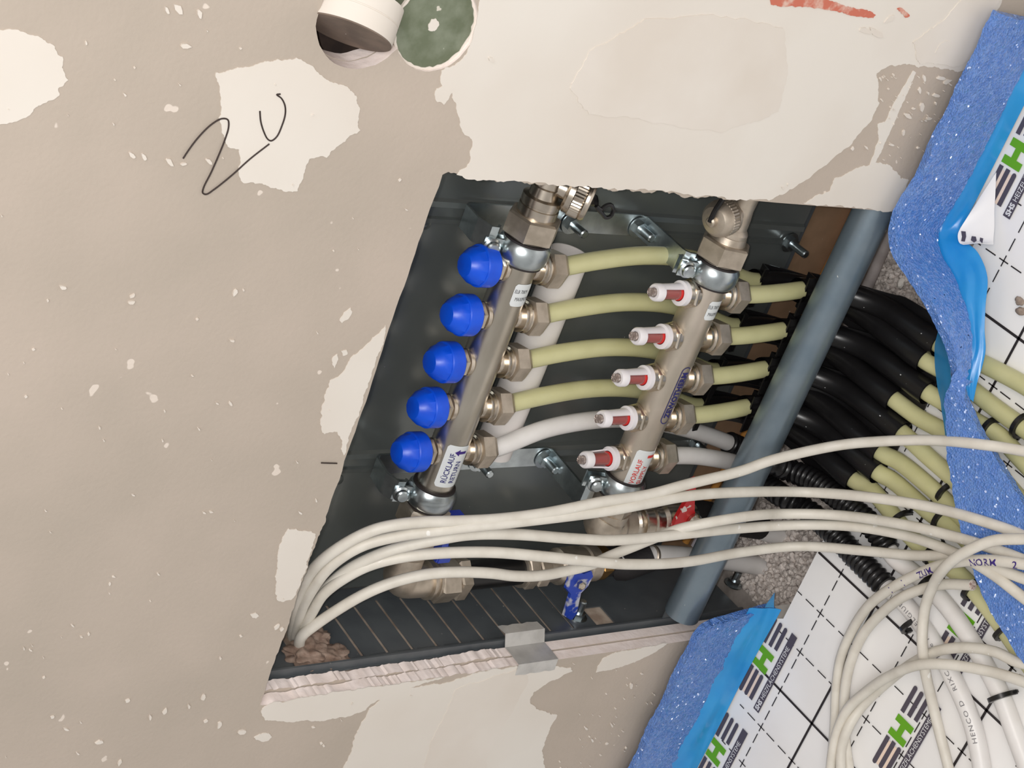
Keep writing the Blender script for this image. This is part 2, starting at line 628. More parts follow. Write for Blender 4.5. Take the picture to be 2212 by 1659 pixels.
patch('filler_patch', [(623, 1141), (640, 1142), (681, 1152), (672, 1182), (661, 1212), (664, 1224), (657, 1238), (646, 1266), (638, 1284), (628, 1295), (612, 1299), (599, 1296), (594, 1280),
                       (596, 1240), (600, 1195), (610, 1160)], 13)
patch('filler_patch', [(566, 1530), (566, 1546), (573, 1555), (620, 1559), (680, 1556), (740, 1548), (790, 1532), (800, 1520), (850, 1500), (900, 1480), (960, 1462),
                       (940, 1464), (850, 1478), (760, 1491), (660, 1505), (590, 1516)], 14)
patch('filler_patch', [(797, 1530), (780, 1560), (762, 1610), (742, 1655), (715, 1730), (1200, 1730), (1176, 1655), (1172, 1615), (1185, 1580), (1203, 1544), (1180, 1538), (1160, 1531),
                       (1146, 1520), (1144, 1510), (1152, 1494), (1185, 1472), (1210, 1462), (1236, 1448), (1232, 1441), (1205, 1438), (1178, 1436), (1172, 1431), (1110, 1440), (1040, 1450),
                       (960, 1475), (930, 1478), (850, 1492), (838, 1500)], 15)
patch('filler_patch', [(1287, 1452), (1290, 1440), (1303, 1421), (1330, 1408), (1380, 1400), (1442, 1388), (1415, 1408), (1370, 1430), (1320, 1446)], 16, amp=.0006)
patch('filler_patch', [(548, 1592), (560, 1585), (575, 1582), (587, 1590), (580, 1598), (565, 1601)], 17, amp=.0006)
patch('filler_patch', [(540, 1326), (552, 1323), (559, 1329), (552, 1335), (544, 1333)], 18, amp=.0005)
patch('filler_patch', [(983, 1488), (1130, 1440), (1140, 1470), (1050, 1640), (1030, 1730), (900, 1730), (930, 1600)], 24, m='filler_thin', y=-0.0005, th=.0002)
patch('filler_patch', [(1390, 40), (1540, 30), (1690, 60), (1700, 160), (1680, 240), (1560, 285), (1400, 262), (1270, 245), (1230, 190), (1270, 110)], 25, m='filler_thin', y=-0.0005, th=.0002)
patch('filler_patch', [(2105, -40), (2200, -40), (2150, 10), (2100, 120), (2070, 142), (1985, 138), (1970, 90), (2040, 40)], 26, m='filler_thin', y=-0.0005, th=.0002)
patch('paint_streak', [(1661, -2), (1675, -16), (1730, -18), (1765, -6), (1800, 4), (1845, 17), (1880, 24), (1890, 31), (1884, 38), (1848, 35), (1800, 22), (1742, 14), (1682, 13), (1664, 9)], 19, m='red_primer', amp=.0006, y=-0.0006, th=.0003)
patch('paint_streak', [(1936, 18), (1945, 16), (1958, 26), (1963, 34), (1955, 37), (1945, 28)], 20, m='red_primer', amp=.0005, y=-0.0006, th=.0003)

sp = MB()
R = rnd(77)
spots = [(430, 30, 9), (385, 18, 12), (360, 22, 8), (285, 335, 8), (310, 338, 7), (365, 349, 10), (397, 353, 6), (450, 348, 8), (400, 98, 10), (185, 92, 4), (268, 203, 4), (135, 620, 7),
         (285, 638, 6), (283, 652, 7), (507, 630, 7), (500, 735, 5), (468, 870, 4), (497, 871, 5), (350, 950, 3), (287, 1068, 3), (455, 1104, 4), (440, 1106, 4), (647, 1106, 4), (682, 1080, 3),
         (245, 1244, 3), (236, 1260, 3), (94, 1462, 3), (275, 1512, 6), (324, 1548, 5), (355, 1536, 7), (438, 1505, 7), (407, 1525, 5), (444, 1556, 5), (473, 1564, 7), (523, 1580, 8), (142, 1574, 5),
         (167, 1626, 4), (213, 1602, 7), (258, 1645, 6), (112, 1548, 4), (597, 1352, 6), (608, 1358, 5), (1362, 1480, 7), (1455, 1390, 5), (1320, 1565, 4), (1265, 1572, 4), (1278, 1598, 4),
         (1385, 1454, 3), (1310, 1605, 3), (1840, 320, 4), (1870, 318, 4), (1990, 230, 8), (2020, 205, 7), (1960, 250, 9), (1950, 285, 6), (2030, 168, 8), (2045, 175, 8), (1995, 168, 6), (1985, 195, 6),
         (1700, 398, 3), (1690, 405, 4), (1900, 170, 4), (1925, 312, 5), (2005, 255, 6), (1060, 128, 8), (2040, 95, 14), (2030, 105, 12), (1890, 70, 14), (1870, 66, 14), (1920, 40, 12)]
for i in range(70):
    spots.append((R.uniform(0, 900), R.uniform(0, 1659), R.choice([1.2, 1.5, 2, 2.5, 3])))
for i in range(40):
    spots.append((R.uniform(1200, 1420), R.uniform(1430, 1659), R.choice([1, 1.5, 2])))
for i in range(60):
    spots.append((R.uniform(1900, 2060), R.uniform(160, 350), R.choice([1, 1.5, 2, 3])))
hole_px = lambda x, y: 650 < x < 1040 and y < 165
for i, (x, y, s_) in enumerate(spots):
    a = R.uniform(0, PI)
    poly = []
    for k in range(7):
        t = 2 * PI * k / 7
        rr = s_ * R.uniform(0.6, 1.1)
        qx, qy = rr * math.cos(t) * 1.3, rr * math.sin(t) * 0.6
        poly.append((x + qx * math.cos(a) - qy * math.sin(a), y + qx * math.sin(a) + qy * math.cos(a)))
    wpts = [W2(*p) for p in poly]
    if any(XL - .003 < p[0] < XR + .003 and p[1] < ZT + .003 for p in wpts) or hole_px(x, y):
        continue
    q_ = 0.0014 + 0.0000025 * i
    sp.slab(wpts, [], lambda a_, z: V((a_, -q_, z)), (0, q_, 0))
sp.build('filler_specks', 'filler_thin', wall)

k_ = 0.3858
pen = MB()


def stroke(pts, r=0.00055, sc=k_, n=6):
    q = smooth_path([PY(x * sc, y * sc, -0.0009) for x, y in pts], n)
    pen.tube(q, r, 6)


stroke([(1025, 888), (1060, 835), (1110, 770), (1180, 700), (1240, 665), (1275, 670), (1280, 710), (1260, 780), (1220, 880), (1180, 970), (1140, 1050), (1135, 1080), (1155, 1088), (1200, 1060), (1300, 980), (1400, 890), (1508, 806)])
stroke([(1455, 622), (1460, 680), (1478, 740), (1500, 780), (1520, 788), (1550, 765), (1580, 700), (1597, 640), (1595, 590), (1575, 550), (1550, 530), (1570, 527)])
pen.build('handwritten_number', 'pencil', wall)
pen = MB()
stroke([(694, 1000), (711, 1000.5), (728, 1001)], 0.0006, 1.0)
pen.build('pencil_mark', 'pencil', wall)

# what lies behind the board: brown sheeting, and the rough floor of the pit
b = MB()
b.box((-0.66, 0.1615, 0.62), (1.9, 0.02, 1.5))
tag(b.build('wall_cavity', 'kraft'), kind='structure', label='brown sheeting behind the cabinet')
b = MB()
b.box((-0.66, -0.35, -0.085), (1.9, 1.1, 0.03))
tag(b.build('floor', 'screed'), kind='structure', label='rough bare floor in the pit under the wall')

# insulation board with its printed white film
fl = MB()
fx0, fx1, fy0, fy1 = -1.6, 0.25, -1.05, -0.0395
nx, ny = 90, 48
rows = []
for j in range(ny + 1):
    row = []
    for i in range(nx + 1):
        x = fx0 + (fx1 - fx0) * i / nx
        ye = fy1 if -0.842 < x < -0.385 else -0.0135
        row.append(V((x, ye + (fy0 - ye) * j / ny, 0.0006 * noise.noise(V((i * .21, j * .23, 0))))))
    rows.append(row)
fl.sheet(rows, 0)
o_ = len(fl.v)
fl.box(((fx0 + fx1) / 2, (fy0 + fy1) / 2, -0.0345), (fx1 - fx0, fy1 - fy0, 0.067), m=1)
fl.box(((fx0 - 0.845) / 2, -0.027, -0.0345), (-0.845 - fx0, 0.026, 0.067), m=1)
fl.box(((fx1 - 0.385) / 2, -0.027, -0.0345), (fx1 + 0.385, 0.026, 0.067), m=1)
floor = tag(fl.build('floor', ['film_white', 'board_foam'], angle=60), kind='structure',
            label='white grid-printed film on the insulation boards')

ZP = 0.0011
gp = MB()


def fline(x0, y0, x1, y1, wd):
    d = V((x1 - x0, y1 - y0))
    n_ = V((-d.y, d.x)).normalized() * wd / 2
    gp.add([(x0 + n_.x, y0 + n_.y, ZP), (x1 + n_.x, y1 + n_.y, ZP), (x1 - n_.x, y1 - n_.y, ZP), (x0 - n_.x, y0 - n_.y, ZP)], [(0, 1, 2, 3)])


gx = [(-0.7530 + 0.05 * k, k % 3 == 0) for k in range(-12, 16)]
gy = [(-0.1258 + 0.05 * k, k % 3 == 0) for k in range(-14, 2)]


def dashes(a, b, cells, draw):
    # dashes centred between the crossings, with a short cross stroke on each crossing
    for c in cells:
        for (s0, s1) in ((0.010, 0.0225), (0.0285, 0.041)):
            draw(c + s0, c + s1)
        draw(c - 0.0055, c + 0.0055)


for x, bold in gx:
    if bold:
        fline(x, fy0, x, fy1 - .002, 0.0026)
    else:
        dashes(0, 0, [y for y, _ in gy], lambda a, b, x=x: fline(x, a, x, min(b, fy1 - .001), 0.0012))
for y, bold in gy:
    if bold:
        fline(fx0, y, fx1, y, 0.0026)
    else:
        dashes(0, 0, [x for x, _ in gx], lambda a, b, y=y: fline(a, y, b, y, 0.0012))
gp.build('grid_print', 'film_ink', floor)


def logo(X0, Y0, ghost=False):
    lg = MB()
    z = ZP + 0.0004

    def quad(x0, y0, x1, y1, m, zz=z):
        lg.add([(x0, y0, zz), (x1, y0, zz), (x1, y1, zz), (x0, y1, zz)], [(0, 1, 2, 3)], m)

    def bar(x0, x1, y, m=0, h=0.0048, left=False):
        pts = []
        r = h / 2
        if left:
            for k in range(7):
                t = PI / 2 + PI * k / 6
                pts.append((x0 + r + r * math.cos(t), y + r * math.sin(t)))
        else:
            pts += [(x0, y + r), (x0, y - r)]
        if not left:
            for k in range(7):
                t = -PI / 2 + PI * k / 6
                pts.append((x1 - r + r * math.cos(t), y + r * math.sin(t)))
        else:
            pts += [(x1, y - r), (x1, y + r)]
        lg.add([(p[0], p[1], z) for p in pts], [tuple(range(len(pts)))], m)
    for i, (a, b_) in enumerate(((0.0, 0.036), (0.0, 0.036), (0.0, 0.036))):
        bar(X0 + 0.002 + 0.001 * i, X0 + 0.036, Y0 - 0.0025 - 0.0082 * i, 0, left=(i != 2))
    for i in range(3):
        bar(X0 + 0.0665 + 0.0015 * i, X0 + 0.098, Y0 - 0.0025 - 0.0082 * i, 0, left=False)
    for i in range(2):
        quad(X0 + 0.004, Y0 - 0.0052 - 0.0082 * i, X0 + 0.033, Y0 - 0.0082 - 0.0082 * i, 2)
    hx = X0 + 0.0385
    quad(hx, Y0, hx + 0.0075, Y0 - 0.0215, 1)
    quad(hx + 0.0165, Y0, hx + 0.024, Y0 - 0.0215, 1)
    quad(hx + 0.0075, Y0 - 0.0075, hx + 0.0165, Y0 - 0.0140, 1)
    quad(X0 - 0.001, Y0 - 0.0270, X0 + 0.099, Y0 - 0.0355, 0)
    zt = z + 0.0004
    wdt = write(lg, 'SHS', 0.0072, lambda x, y: V((X0 + 0.001 + x, Y0 - 0.0338 + y, zt)), 3, bold=0.0003)
    write(lg, 'HEIZFLÄCHENSYSTEME', 0.0072, lambda x, y: V((X0 + 0.003 + wdt + x, Y0 - 0.0338 + y, zt)), 3, fscale=0.92)
    return lg.build('logo_print', ['logo_dark', 'logo_green', 'logo_peach', 'logo_white'], floor)


for x0 in (-0.942, -1.070):
    logo(x0, -0.0302)
for x0 in (-0.368, -0.240):
    logo(x0, -0.0265)
for k in range(-2, 4):
    logo(-0.884 + 0.128 * k, -0.2025)
for k in range(-1, 3):
    logo(-0.884 + 0.128 * k, -0.3755)

# loose grains filling the pit
gr = MB()
R = rnd(5)
ico_v, ico_f = [], []
bm = bmesh.new()
bmesh.ops.create_icosphere(bm, subdivisions=1, radius=1)
ico_v = [v.co.copy() for v in bm.verts]
ico_f = [tuple(v.index for v in f.verts) for f in bm.faces]
bm.free()
for i in range(7500):
    x = R.uniform(-0.89, -0.33)
    y = R.uniform(-0.040, 0.148)
    z = -0.062 + 0.010 * noise.noise(V((x * 9, y * 9, 2))) + R.uniform(-.006, .003)
    if y > 0.05:
        z -= (y - 0.05) * 0.12
    if y < 0.03:
        z += (0.03 - y) * 0.35
    q = R.uniform(0.0022, 0.0043)
    rot = Matrix.Rotation(R.uniform(0, 6), 3, V((R.uniform(-1, 1), R.uniform(-1, 1), 1)).normalized())
    sx, sy, sz = q * R.uniform(.8, 1.3), q, q * R.uniform(.7, 1.1)
    gr.add([V((x, y, z)) + rot @ V((v.x * sx, v.y * sy, v.z * sz)) for v in ico_v], ico_f)
# the bed they lie in
rows = []
for j in range(12):
    y = -0.042 + 0.196 * j / 11
    row = []
    for i in range(40):
        x = -0.895 + 0.57 * i / 39
        z = -0.066 + 0.010 * noise.noise(V((x * 9, y * 9, 2)))
        if y > 0.05:
            z -= (y - 0.05) * 0.12
        if y < 0.03:
            z += (0.03 - y) * 0.35
        row.append(V((x, y, z)))
    rows.append(row)
gr.sheet(rows, 0)
tag(gr.build('loose_fill', 'grain', angle=30), 'grey loose granules filling the pit below the manifold cabinet', 'gravel', kind='stuff')

# ================================================================== THE CABINET
cab = thing('manifold_cabinet', (-0.645, 0.132, 0.0), 'dark grey sheet-metal cabinet recessed in the square wall opening', 'cabinet')
YB = 0.132
b = MB()
b.box(((XL - 0.20) / 2 - .0, YB + 0.0008, 0.325), (-0.20 - XL, 0.0016, 0.609))
b.build('back_panel', 'cabinet', cab)
b = MB()
b.box(((XL - 0.20) / 2, YB + 0.008, 0.30), (-0.20 - XL - .004, 0.003, 0.585))
b.build('rear_plate', 'cabinet_dark', cab)  # darker plate behind the back panel, showing below its lower edge
for xr in (-0.5020, -0.7535):
    b = MB()
    prof = [(-0.001, 0.0), (0.0005, -0.0032), (0.005, -0.0040), (0.0062, -0.0012), (0.0145, -0.0012), (0.0158, -0.0040), (0.0205, -0.0032), (0.0225, 0.0)]
    rows = [[V((xr + x, YB + y, z)) for x, y in prof] for z in (0.0215, 0.20, 0.40, 0.628)]
    b.sheet(rows, 0)
    b.build('mounting_rail', 'cabinet', cab, angle=25)

# the perforated side plate
b = MB()
pitch = 0.0273
holes = []
z0 = 0.2276
for k in range(0, 9):
    z = z0 + pitch * k
    holes.append([(0.0395, z - .0018), (0.112, z - .0018), (0.112, z + .0018), (0.0395, z + .0018)])
holes.append([(0.0395, 0.1990 - .0014), (0.1090, 0.1990 - .0014), (0.1090, 0.1990 + .0014), (0.0395, 0.1990 + .0014)])
for k in range(0, 8):
    z = z0 + pitch * k
    holes.append([(0.0395, z + .0025), (0.0395, z + .0165 + .003 * (k % 3)), (0.0401, z + .0165 + .003 * (k % 3)), (0.0401, z + .0025)])
    holes.append([(0.1114, z + .004), (0.1114, z + .019), (0.112, z + .019), (0.112, z + .004)])
holes.append([(0.0395, 0.1445), (0.066, 0.1445), (0.066, 0.1690), (0.0395, 0.1690)])
holes.append([(0.068, 0.1705), (0.108, 0.1705), (0.108, 0.1725), (0.068, 0.1725)])
holes.append([(0.034, 0.470), (0.100, 0.470), (0.100, 0.512), (0.034, 0.512)])
b.slab([(0.0255, -0.03), (0.1315, -0.03), (0.1315, 0.62), (0.0255, 0.62)], holes, lambda a, z: V((XL + 0.0002, a, z)), (-0.0014, 0, 0))
b.build('side_plate', 'cabinet_dark', cab, angle=30)
b = MB()
b.box((XL - 0.0062, 0.079, 0.30), (0.008, 0.105, 0.65))
b.build('knockout_backing', 'slot_wood', cab)
b = MB()
b.box((XL + 0.004, 0.0285, 0.295), (0.0080, 0.0020, 0.64))
b.build('front_flange', 'cabinet_dark', cab)


def bolt(parent, p, axis, L=0.026, name='bolt', m='zinc', r=0.0042):
    b = MB()
    b.lathe(p, axis, [(r * 2.5, 0), (r * 2.5, 0.0012)], 20)
    b.lathe(p, axis, [(r * 1.75, 0.0012), (r * 1.75, 0.0062)], 6)
    b.lathe(p, axis, [(r, 0.0062), (r, L - .001), (r * .75, L)], 12)
    return b.build(name, m, parent, angle=30)


for (px, py) in ((1705, 523), (1503, 957)):
    bolt(cab, PY(px, py, YB - .003), (0, -1, 0))
bolt(cab, PX(1583, 1262, XL), (1, 0, 0), 0.018)
o = bolt(cab, PX(1246, 1332, XL), (1, 0, 0), 0.020)
bolt(cab, PX(1648, 1233, XL), (1, 0, 0), 0.010)
for (px, py) in ((919, 484), (731, 1036)):
    b = MB()
    b.lathe(PY(px, py, YB - .0005), (0, -1, 0), [(0.0048, 0), (0.0048, 0.0012), (0.003, 0.002)], 14)
    b.build('rivet', 'cabinet', cab)

# round rail across the mouth of the cabinet
yb = 0.020
pa, pb = PY(1869, 470, yb), PY(1482, 1325, yb)
pb.z = pa.z = (pa.z + pb.z) / 2
b = MB()
d_ = (pa - pb).normalized()
b.lathe(pb, d_, [(0.0158, 0.0), (0.0182, 0.0), (0.0182, 0.62), (0.0158, 0.62)], 40, caps=(False, False))
b.lathe(pb, d_, [(0.0158, 0.0), (0.0158, 0.62)], 40, caps=(False, False))
rail = b.build('front_rail', 'steel_bar', cab)
b = MB()
b.box((XL + 0.0105, yb + 0.009, pb.z - 0.001), (0.019, 0.0016, 0.030))
b.build('rail_bracket', 'cabinet_dark', cab)

# ================================================================== MANIFOLDS
def inst_frame(A, B):
    ex = (B - A).normalized()
    ez = (V((0, 0, 1)) - ex * ex.z).normalized()
    ey = ez.cross(ex)
    return ex, ey, ez


def cyl_map(A, fr, r, s0, th0):
    """lay flat (x, y) onto the bar: x along it, y wound upwards from angle th0 (0 = facing the room, +90 = up)"""
    ex, ey, ez = fr

    def fn(x, y, rr=0.0):
        t = th0 + y / r
        return A + ex * (s0 + x) + (-ey * math.cos(t) + ez * math.sin(t)) * (r + rr)
    return fn


def sticker(parent, A, fr, r, s0, s1, t0, t1, name='label_sticker', m='sticker', rad=0.0025):
    ex, ey, ez = fr
    b = MB()
    L_, H_ = s1 - s0, (t1 - t0) * r
    fn = cyl_map(A, fr, r, s0, t0)
    rows = []
    N_ = 14
    for j in range(N_ + 1):
        y = H_ * j / N_
        ins = 0.0
        for e in (y, H_ - y):
            if e < rad:
                ins = max(ins, rad - math.sqrt(max(0, rad * rad - (rad - e) ** 2)))
        rows.append([fn(ins + (L_ - 2 * ins) * i / 8, y, 0.0003) for i in range(9)])
    b.sheet(rows, 0)
    return b.build(name, m, parent, angle=60)


RB = 0.0168


def hexnut(b, o, axis, r, h0, h1, rot=0.0, m=None, ch=0.0015):
    b.lathe(o, axis, [(r * .90, h0), (r, h0 + ch), (r, h1 - ch), (r * .90, h1)], 6, rot=rot, m=m)


def outlet(parent, P0, ez, dull=False):
    dn = -ez
    b = MB()
    b.lathe(P0, dn, [(0.0105, 0.0140), (0.0105, 0.0205), (0.0138, 0.0205), (0.0138, 0.0220), (0.0128, 0.0250), (0.0146, 0.0262), (0.0146, 0.0275), (0.0128, 0.0282), (0.0128, 0.0300)], 28)
    o = b.build('outlet_fitting', 'nickel', parent, angle=30)
    b = MB()
    b.lathe(P0, dn, [(0.0150, 0.0296), (0.0172, 0.0305)], 6, rot=.3, caps=(True, False))
    b.lathe(P0, dn, [(0.0172, 0.0305), (0.0172, 0.0425)], 6, rot=.3, caps=(False, False))
    b.lathe(P0, dn, [(0.0172, 0.0425), (0.0145, 0.0465), (0.0092, 0.0468)], 6, rot=.3, caps=(False, True))
    n = b.build('union_nut', 'nickel_dull', o, angle=28)
    return n


def clamp(parent, A, fr, s, name='pipe_clamp', big=0.0):
    ex, ey, ez = fr
    c = A + ex * s
    t = thing
    b = MB()
    n = 60
    prof = [(0.0186, -0.0095), (0.0198, -0.0095), (0.0222, -0.0060), (0.0228, 0.0), (0.0222, 0.0060), (0.0198, 0.0095), (0.0186, 0.0095)]
    b.lathe(c, ex, prof, 48, caps=(False, False))
    parent = b.build('clamp_band', 'zinc', parent)
    b = MB()
    b.lathe(c, ex, [(0.0166, -0.0112), (0.0196, -0.0112), (0.0196, -0.0092), (0.0186, -0.009), (0.0186, 0.009), (0.0196, 0.0092), (0.0196, 0.0112), (0.0166, 0.0112)], 40, caps=(False, False))
    b.build('rubber_liner', 'rubber', parent)
    # the two lugs with their screw, standing up from the band
    up = (ez * 0.92 + ey * 0.25).normalized()
    fw = (-ey * 0.92 + ez * 0.25).normalized()
    rot = Matrix((ex, fw, up)).transposed()
    b = MB()
    b.box(c + up * 0.0295 - fw * 0.0030, (0.017, 0.0022, 0.018), rot)
    b.box(c + up * 0.0295 + fw * 0.0042, (0.015, 0.0022, 0.017), rot)
    b.build('clamp_lug', 'zinc', parent)
    b = MB()
    q = c + up * 0.0305 + fw * 0.0054
    b.lathe(q, fw, [(0.0078, 0.0), (0.0078, 0.0022), (0.0062, 0.0036), (0.0058, 0.0062), (0.0046, 0.0074), (0.002, 0.0070)], 22)
    b.lathe(q - fw * 0.014, fw, [(0.0030, 0.0), (0.0030, 0.014)], 12)
    b.build('clamp_screw', 'zinc', parent, angle=30)


def strap_label(b):
    return b


# ---- return manifold (upper)
A1, B1 = PY(967, 963, 0.080), PY(1126, 556, 0.080)
zz = (A1.z + B1.z) / 2
A1.z = B1.z = zz
F1 = inst_frame(A1, B1)
O1 = A1.copy()
on = lambda A, F, px, py, y: (PY(px, py, y) - A).dot(F[0])
sL, sR = on(A1, F1, 936, 1065, .08), on(A1, F1, 1136, 539, .08)
ret = thing('return_manifold', A1 + F1[0] * 0.1, 'upper stainless manifold bar with five blue caps, nearer the back panel', 'manifold')
b = MB()
b.lathe(A1 + F1[0] * (sL - .014), F1[0], [(RB, 0), (RB, sR - sL + .028)], 48)
b.build('manifold_bar', 'stainless', ret)
ret_s = [-.513, -.5597, -.6059, -.6515, -.6974]
for i, x in enumerate(ret_s):
    s = x - A1.x
    c = A1 + F1[0] * s
    ez = F1[2]
    b = MB()
    b.lathe(c, ez, [(0.0122, 0.0145), (0.0122, 0.0180)], 24)
    hexnut(b, c, ez, 0.0125, 0.018, 0.0240)
    b.lathe(c, ez, [(0.0098, 0.024), (0.0098, 0.034)], 20)
    vi = b.build('valve_insert', 'nickel', ret, angle=30)
    b = MB()
    nk = 48
    # a ribbed rim, then flat facets running to a small flat top
    for (r, h, k) in ((0.0160, 0.0275, 0),):
        pass
    rings = [(0.0172, 0.0275), (0.0178, 0.0285), (0.0178, 0.0400), (0.0171, 0.0412)]
    base = len(b.v)
    a_, u_, w_ = frame(ez)
    for (r, h) in rings:
        for k in range(nk * 2):
            t = 2 * PI * k / (nk * 2)
            q = r * (1.0 - (0.007 if k % 2 else 0.0))
            b.v.append(c + a_ * h + (u_ * math.cos(t) + w_ * math.sin(t)) * q)
    m2 = nk * 2
    for j in range(len(rings) - 1):
        for k in range(m2):
            b.face((base + j * m2 + k, base + j * m2 + (k + 1) % m2, base + (j + 1) * m2 + (k + 1) % m2, base + (j + 1) * m2 + k))
    b.face([base + k for k in range(m2)])
    b.face([base + 3 * m2 + k for k in range(m2)])
    b.lathe(c, ez, [(0.0171, 0.0408), (0.0146, 0.0478), (0.0098, 0.0535), (0.0080, 0.0540)], 12, rot=.2 + i * .4)
    cap_ = b.build('protective_cap', 'blue_cap', vi, angle=24)
    outlet(ret, c, ez)
for nm, s in (('a', sR), ('b', sL)):
    clamp(ret, A1, F1, s)

# stickers and their print
th = math.radians
sb = on(A1, F1, 966, 1028, .08)
st = on(A1, F1, 1004, 940, .08)
stk = sticker(ret, A1, F1, RB, sb, st, th(-34), th(44))
tx = MB()
fn = cyl_map(A1, F1, RB, sb + 0.0045, 0)
write(tx, 'RÜCKLAUF', 0.0072, lambda x, y: fn(x, y + 0.0035, .0006), 0, bold=0.0001, fscale=0.86)
write(tx, 'RETURN', 0.0072, lambda x, y: fn(x, y - 0.0042, .0006), 0, bold=0.0001, fscale=0.86)
fn2 = cyl_map(A1, F1, RB, st - 0.0085, 0)
ar = [(0.0014, -0.008), (0.0014, -0.001), (-0.0006, -0.001), (0.0028, 0.0036), (0.0062, -0.001), (0.0042, -0.001), (0.0042, -0.008)]
for k in range(8):
    ya, yb_ = -.008 + .007 * k / 8, -.008 + .007 * (k + 1) / 8
    tx.add([fn2(x_ - .001, y_ + .0015, .0006) for x_, y_ in ((.0014, ya), (.0042, ya), (.0042, yb_), (.0014, yb_))], [(0, 1, 2, 3)], 1)
for k in range(5):
    ya, yb_ = -.001 + .0046 * k / 5, -.001 + .0046 * (k + 1) / 5
    wa, wb = .0034 * (1 - k / 5), .0034 * (1 - (k + 1) / 5)
    tx.add([fn2(x_ - .001, y_ + .0015, .0006) for x_, y_ in ((.0028 - wa, ya), (.0028 + wa, ya), (.0028 + wb, yb_), (.0028 - wb, yb_))], [(0, 1, 2, 3)], 1)
tx.build('sticker_print', ['ink_blue', 'ink_purple'], stk)
s2 = on(A1, F1, 1138, 618, .08)
stk2 = sticker(ret, A1, F1, RB, s2 - .0105, s2 + .0105, th(-40), th(24))
tx = MB()
fu = cyl_map(A1, F1, RB, s2, 0)
write(tx, 'MAXIMUM', 0.0048, lambda x, y: fu(0.0010 + y - .006, 0.0040 - x, .0006), 0, fscale=.62)
write(tx, 'ELB 70KM', 0.0048, lambda x, y: fu(0.0010 + y + .001, 0.0062 - x, .0006), 0, fscale=.62)
tx.build('sticker_print', 'ink_black', stk2)

# right end: union nut, reducer, drain valve with its cap
ex, ey, ez = F1
b = MB()
e0 = A1 + ex * sR
hexnut(b, e0, ex, 0.0238, 0.0125, 0.0325, rot=.25)
b.build('union_nut', 'nickel_dull', ret, angle=28)
b = MB()
b.lathe(e0, ex, [(0.0170, 0.0325), (0.0170, 0.0405), (0.0160, 0.0410), (0.0160, 0.0425), (0.0168, 0.0430), (0.0168, 0.0490), (0.0128, 0.0500), (0.0120, 0.0580), (0.0135, 0.0600), (0.0128, 0.0700), (0.0128, 0.0820),
                     (0.0105, 0.0835), (0.0105, 0.090)], 36)
b.build('drain_valve_body', 'nickel', ret, angle=30)
d_cap = (-ey * 0.62 - ez * 0.70 - ex * .06).normalized()
c0 = e0 + ex * 0.063 - d_cap * .004
b = MB()
b.lathe(c0, d_cap, [(0.0095, 0.006), (0.0095, 0.020), (0.0120, 0.0205), (0.0120, 0.0235)], 28)
b.build('drain_branch', 'nickel', ret, angle=30)


def knurled(b, c, d, r, h0, h1, n=44):
    a_, u_, w_ = frame(d)
    rings = [(r * .93, h0), (r, h0 + .001), (r, h1 - .001), (r * .95, h1)]
    base = len(b.v)
    m2 = n * 2
    for (rr, h) in rings:
        for k in range(m2):
            t = 2 * PI * k / m2
            q = rr * (1 - (.035 if k % 2 else 0))
            b.v.append(c + a_ * h + (u_ * math.cos(t) + w_ * math.sin(t)) * q)
    for j in range(3):
        for k in range(m2):
            b.face((base + j * m2 + k, base + j * m2 + (k + 1) % m2, base + (j + 1) * m2 + (k + 1) % m2, base + (j + 1) * m2 + k))
    b.face([base + k for k in range(m2)])
    b.face([base + 3 * m2 + k for k in range(m2)])
    return b


b = MB()
b.lathe(c0, d_cap, [(0.0150, 0.0205), (0.0180, 0.0225), (0.0180, 0.0270)], 32)
knurled(b, c0, d_cap, 0.0190, 0.0265, 0.0365)
b.lathe(c0, d_cap, [(0.0184, 0.0362), (0.0192, 0.0372), (0.0192, 0.0395), (0.0176, 0.0415), (0.0150, 0.0420), (0.0145, 0.0408), (0.0045, 0.0402), (0.0030, 0.0385)], 40)
b.build('drain_cap', 'nickel', ret, angle=30)
a_, u_, w_ = frame(d_cap)
b = MB()
q0 = c0 + d_cap * 0.028 + V((0, -0.004, -0.016))
p1 = q0
p2 = PY(1284, 444, q0.y - .006)
pth = smooth_path([p1, p1.lerp(p2, .5) + V((0, -.001, 0)), p2], 6)
b.tube(pth, 0.0034, 8)
ring = [PY(x, y, q0.y - .008) for x, y in ((1288, 445), (1299, 452), (1306, 446), (1318, 442), (1325, 453), (1320, 466), (1309, 470), (1301, 462), (1292, 452), (1288, 445))]
b.tube(smooth_path(ring, 5), 0.0017, 8)
b.build('cap_tether', 'black', ret)

# left end: nut, ball valve with blue lever, elbow
l0 = A1 + ex * sL
mx = -ex
b = MB()
hexnut(b, l0, mx, 0.0232, 0.0125, 0.0345, rot=.1)
b.build('union_nut', 'nickel_dull', ret, angle=28)

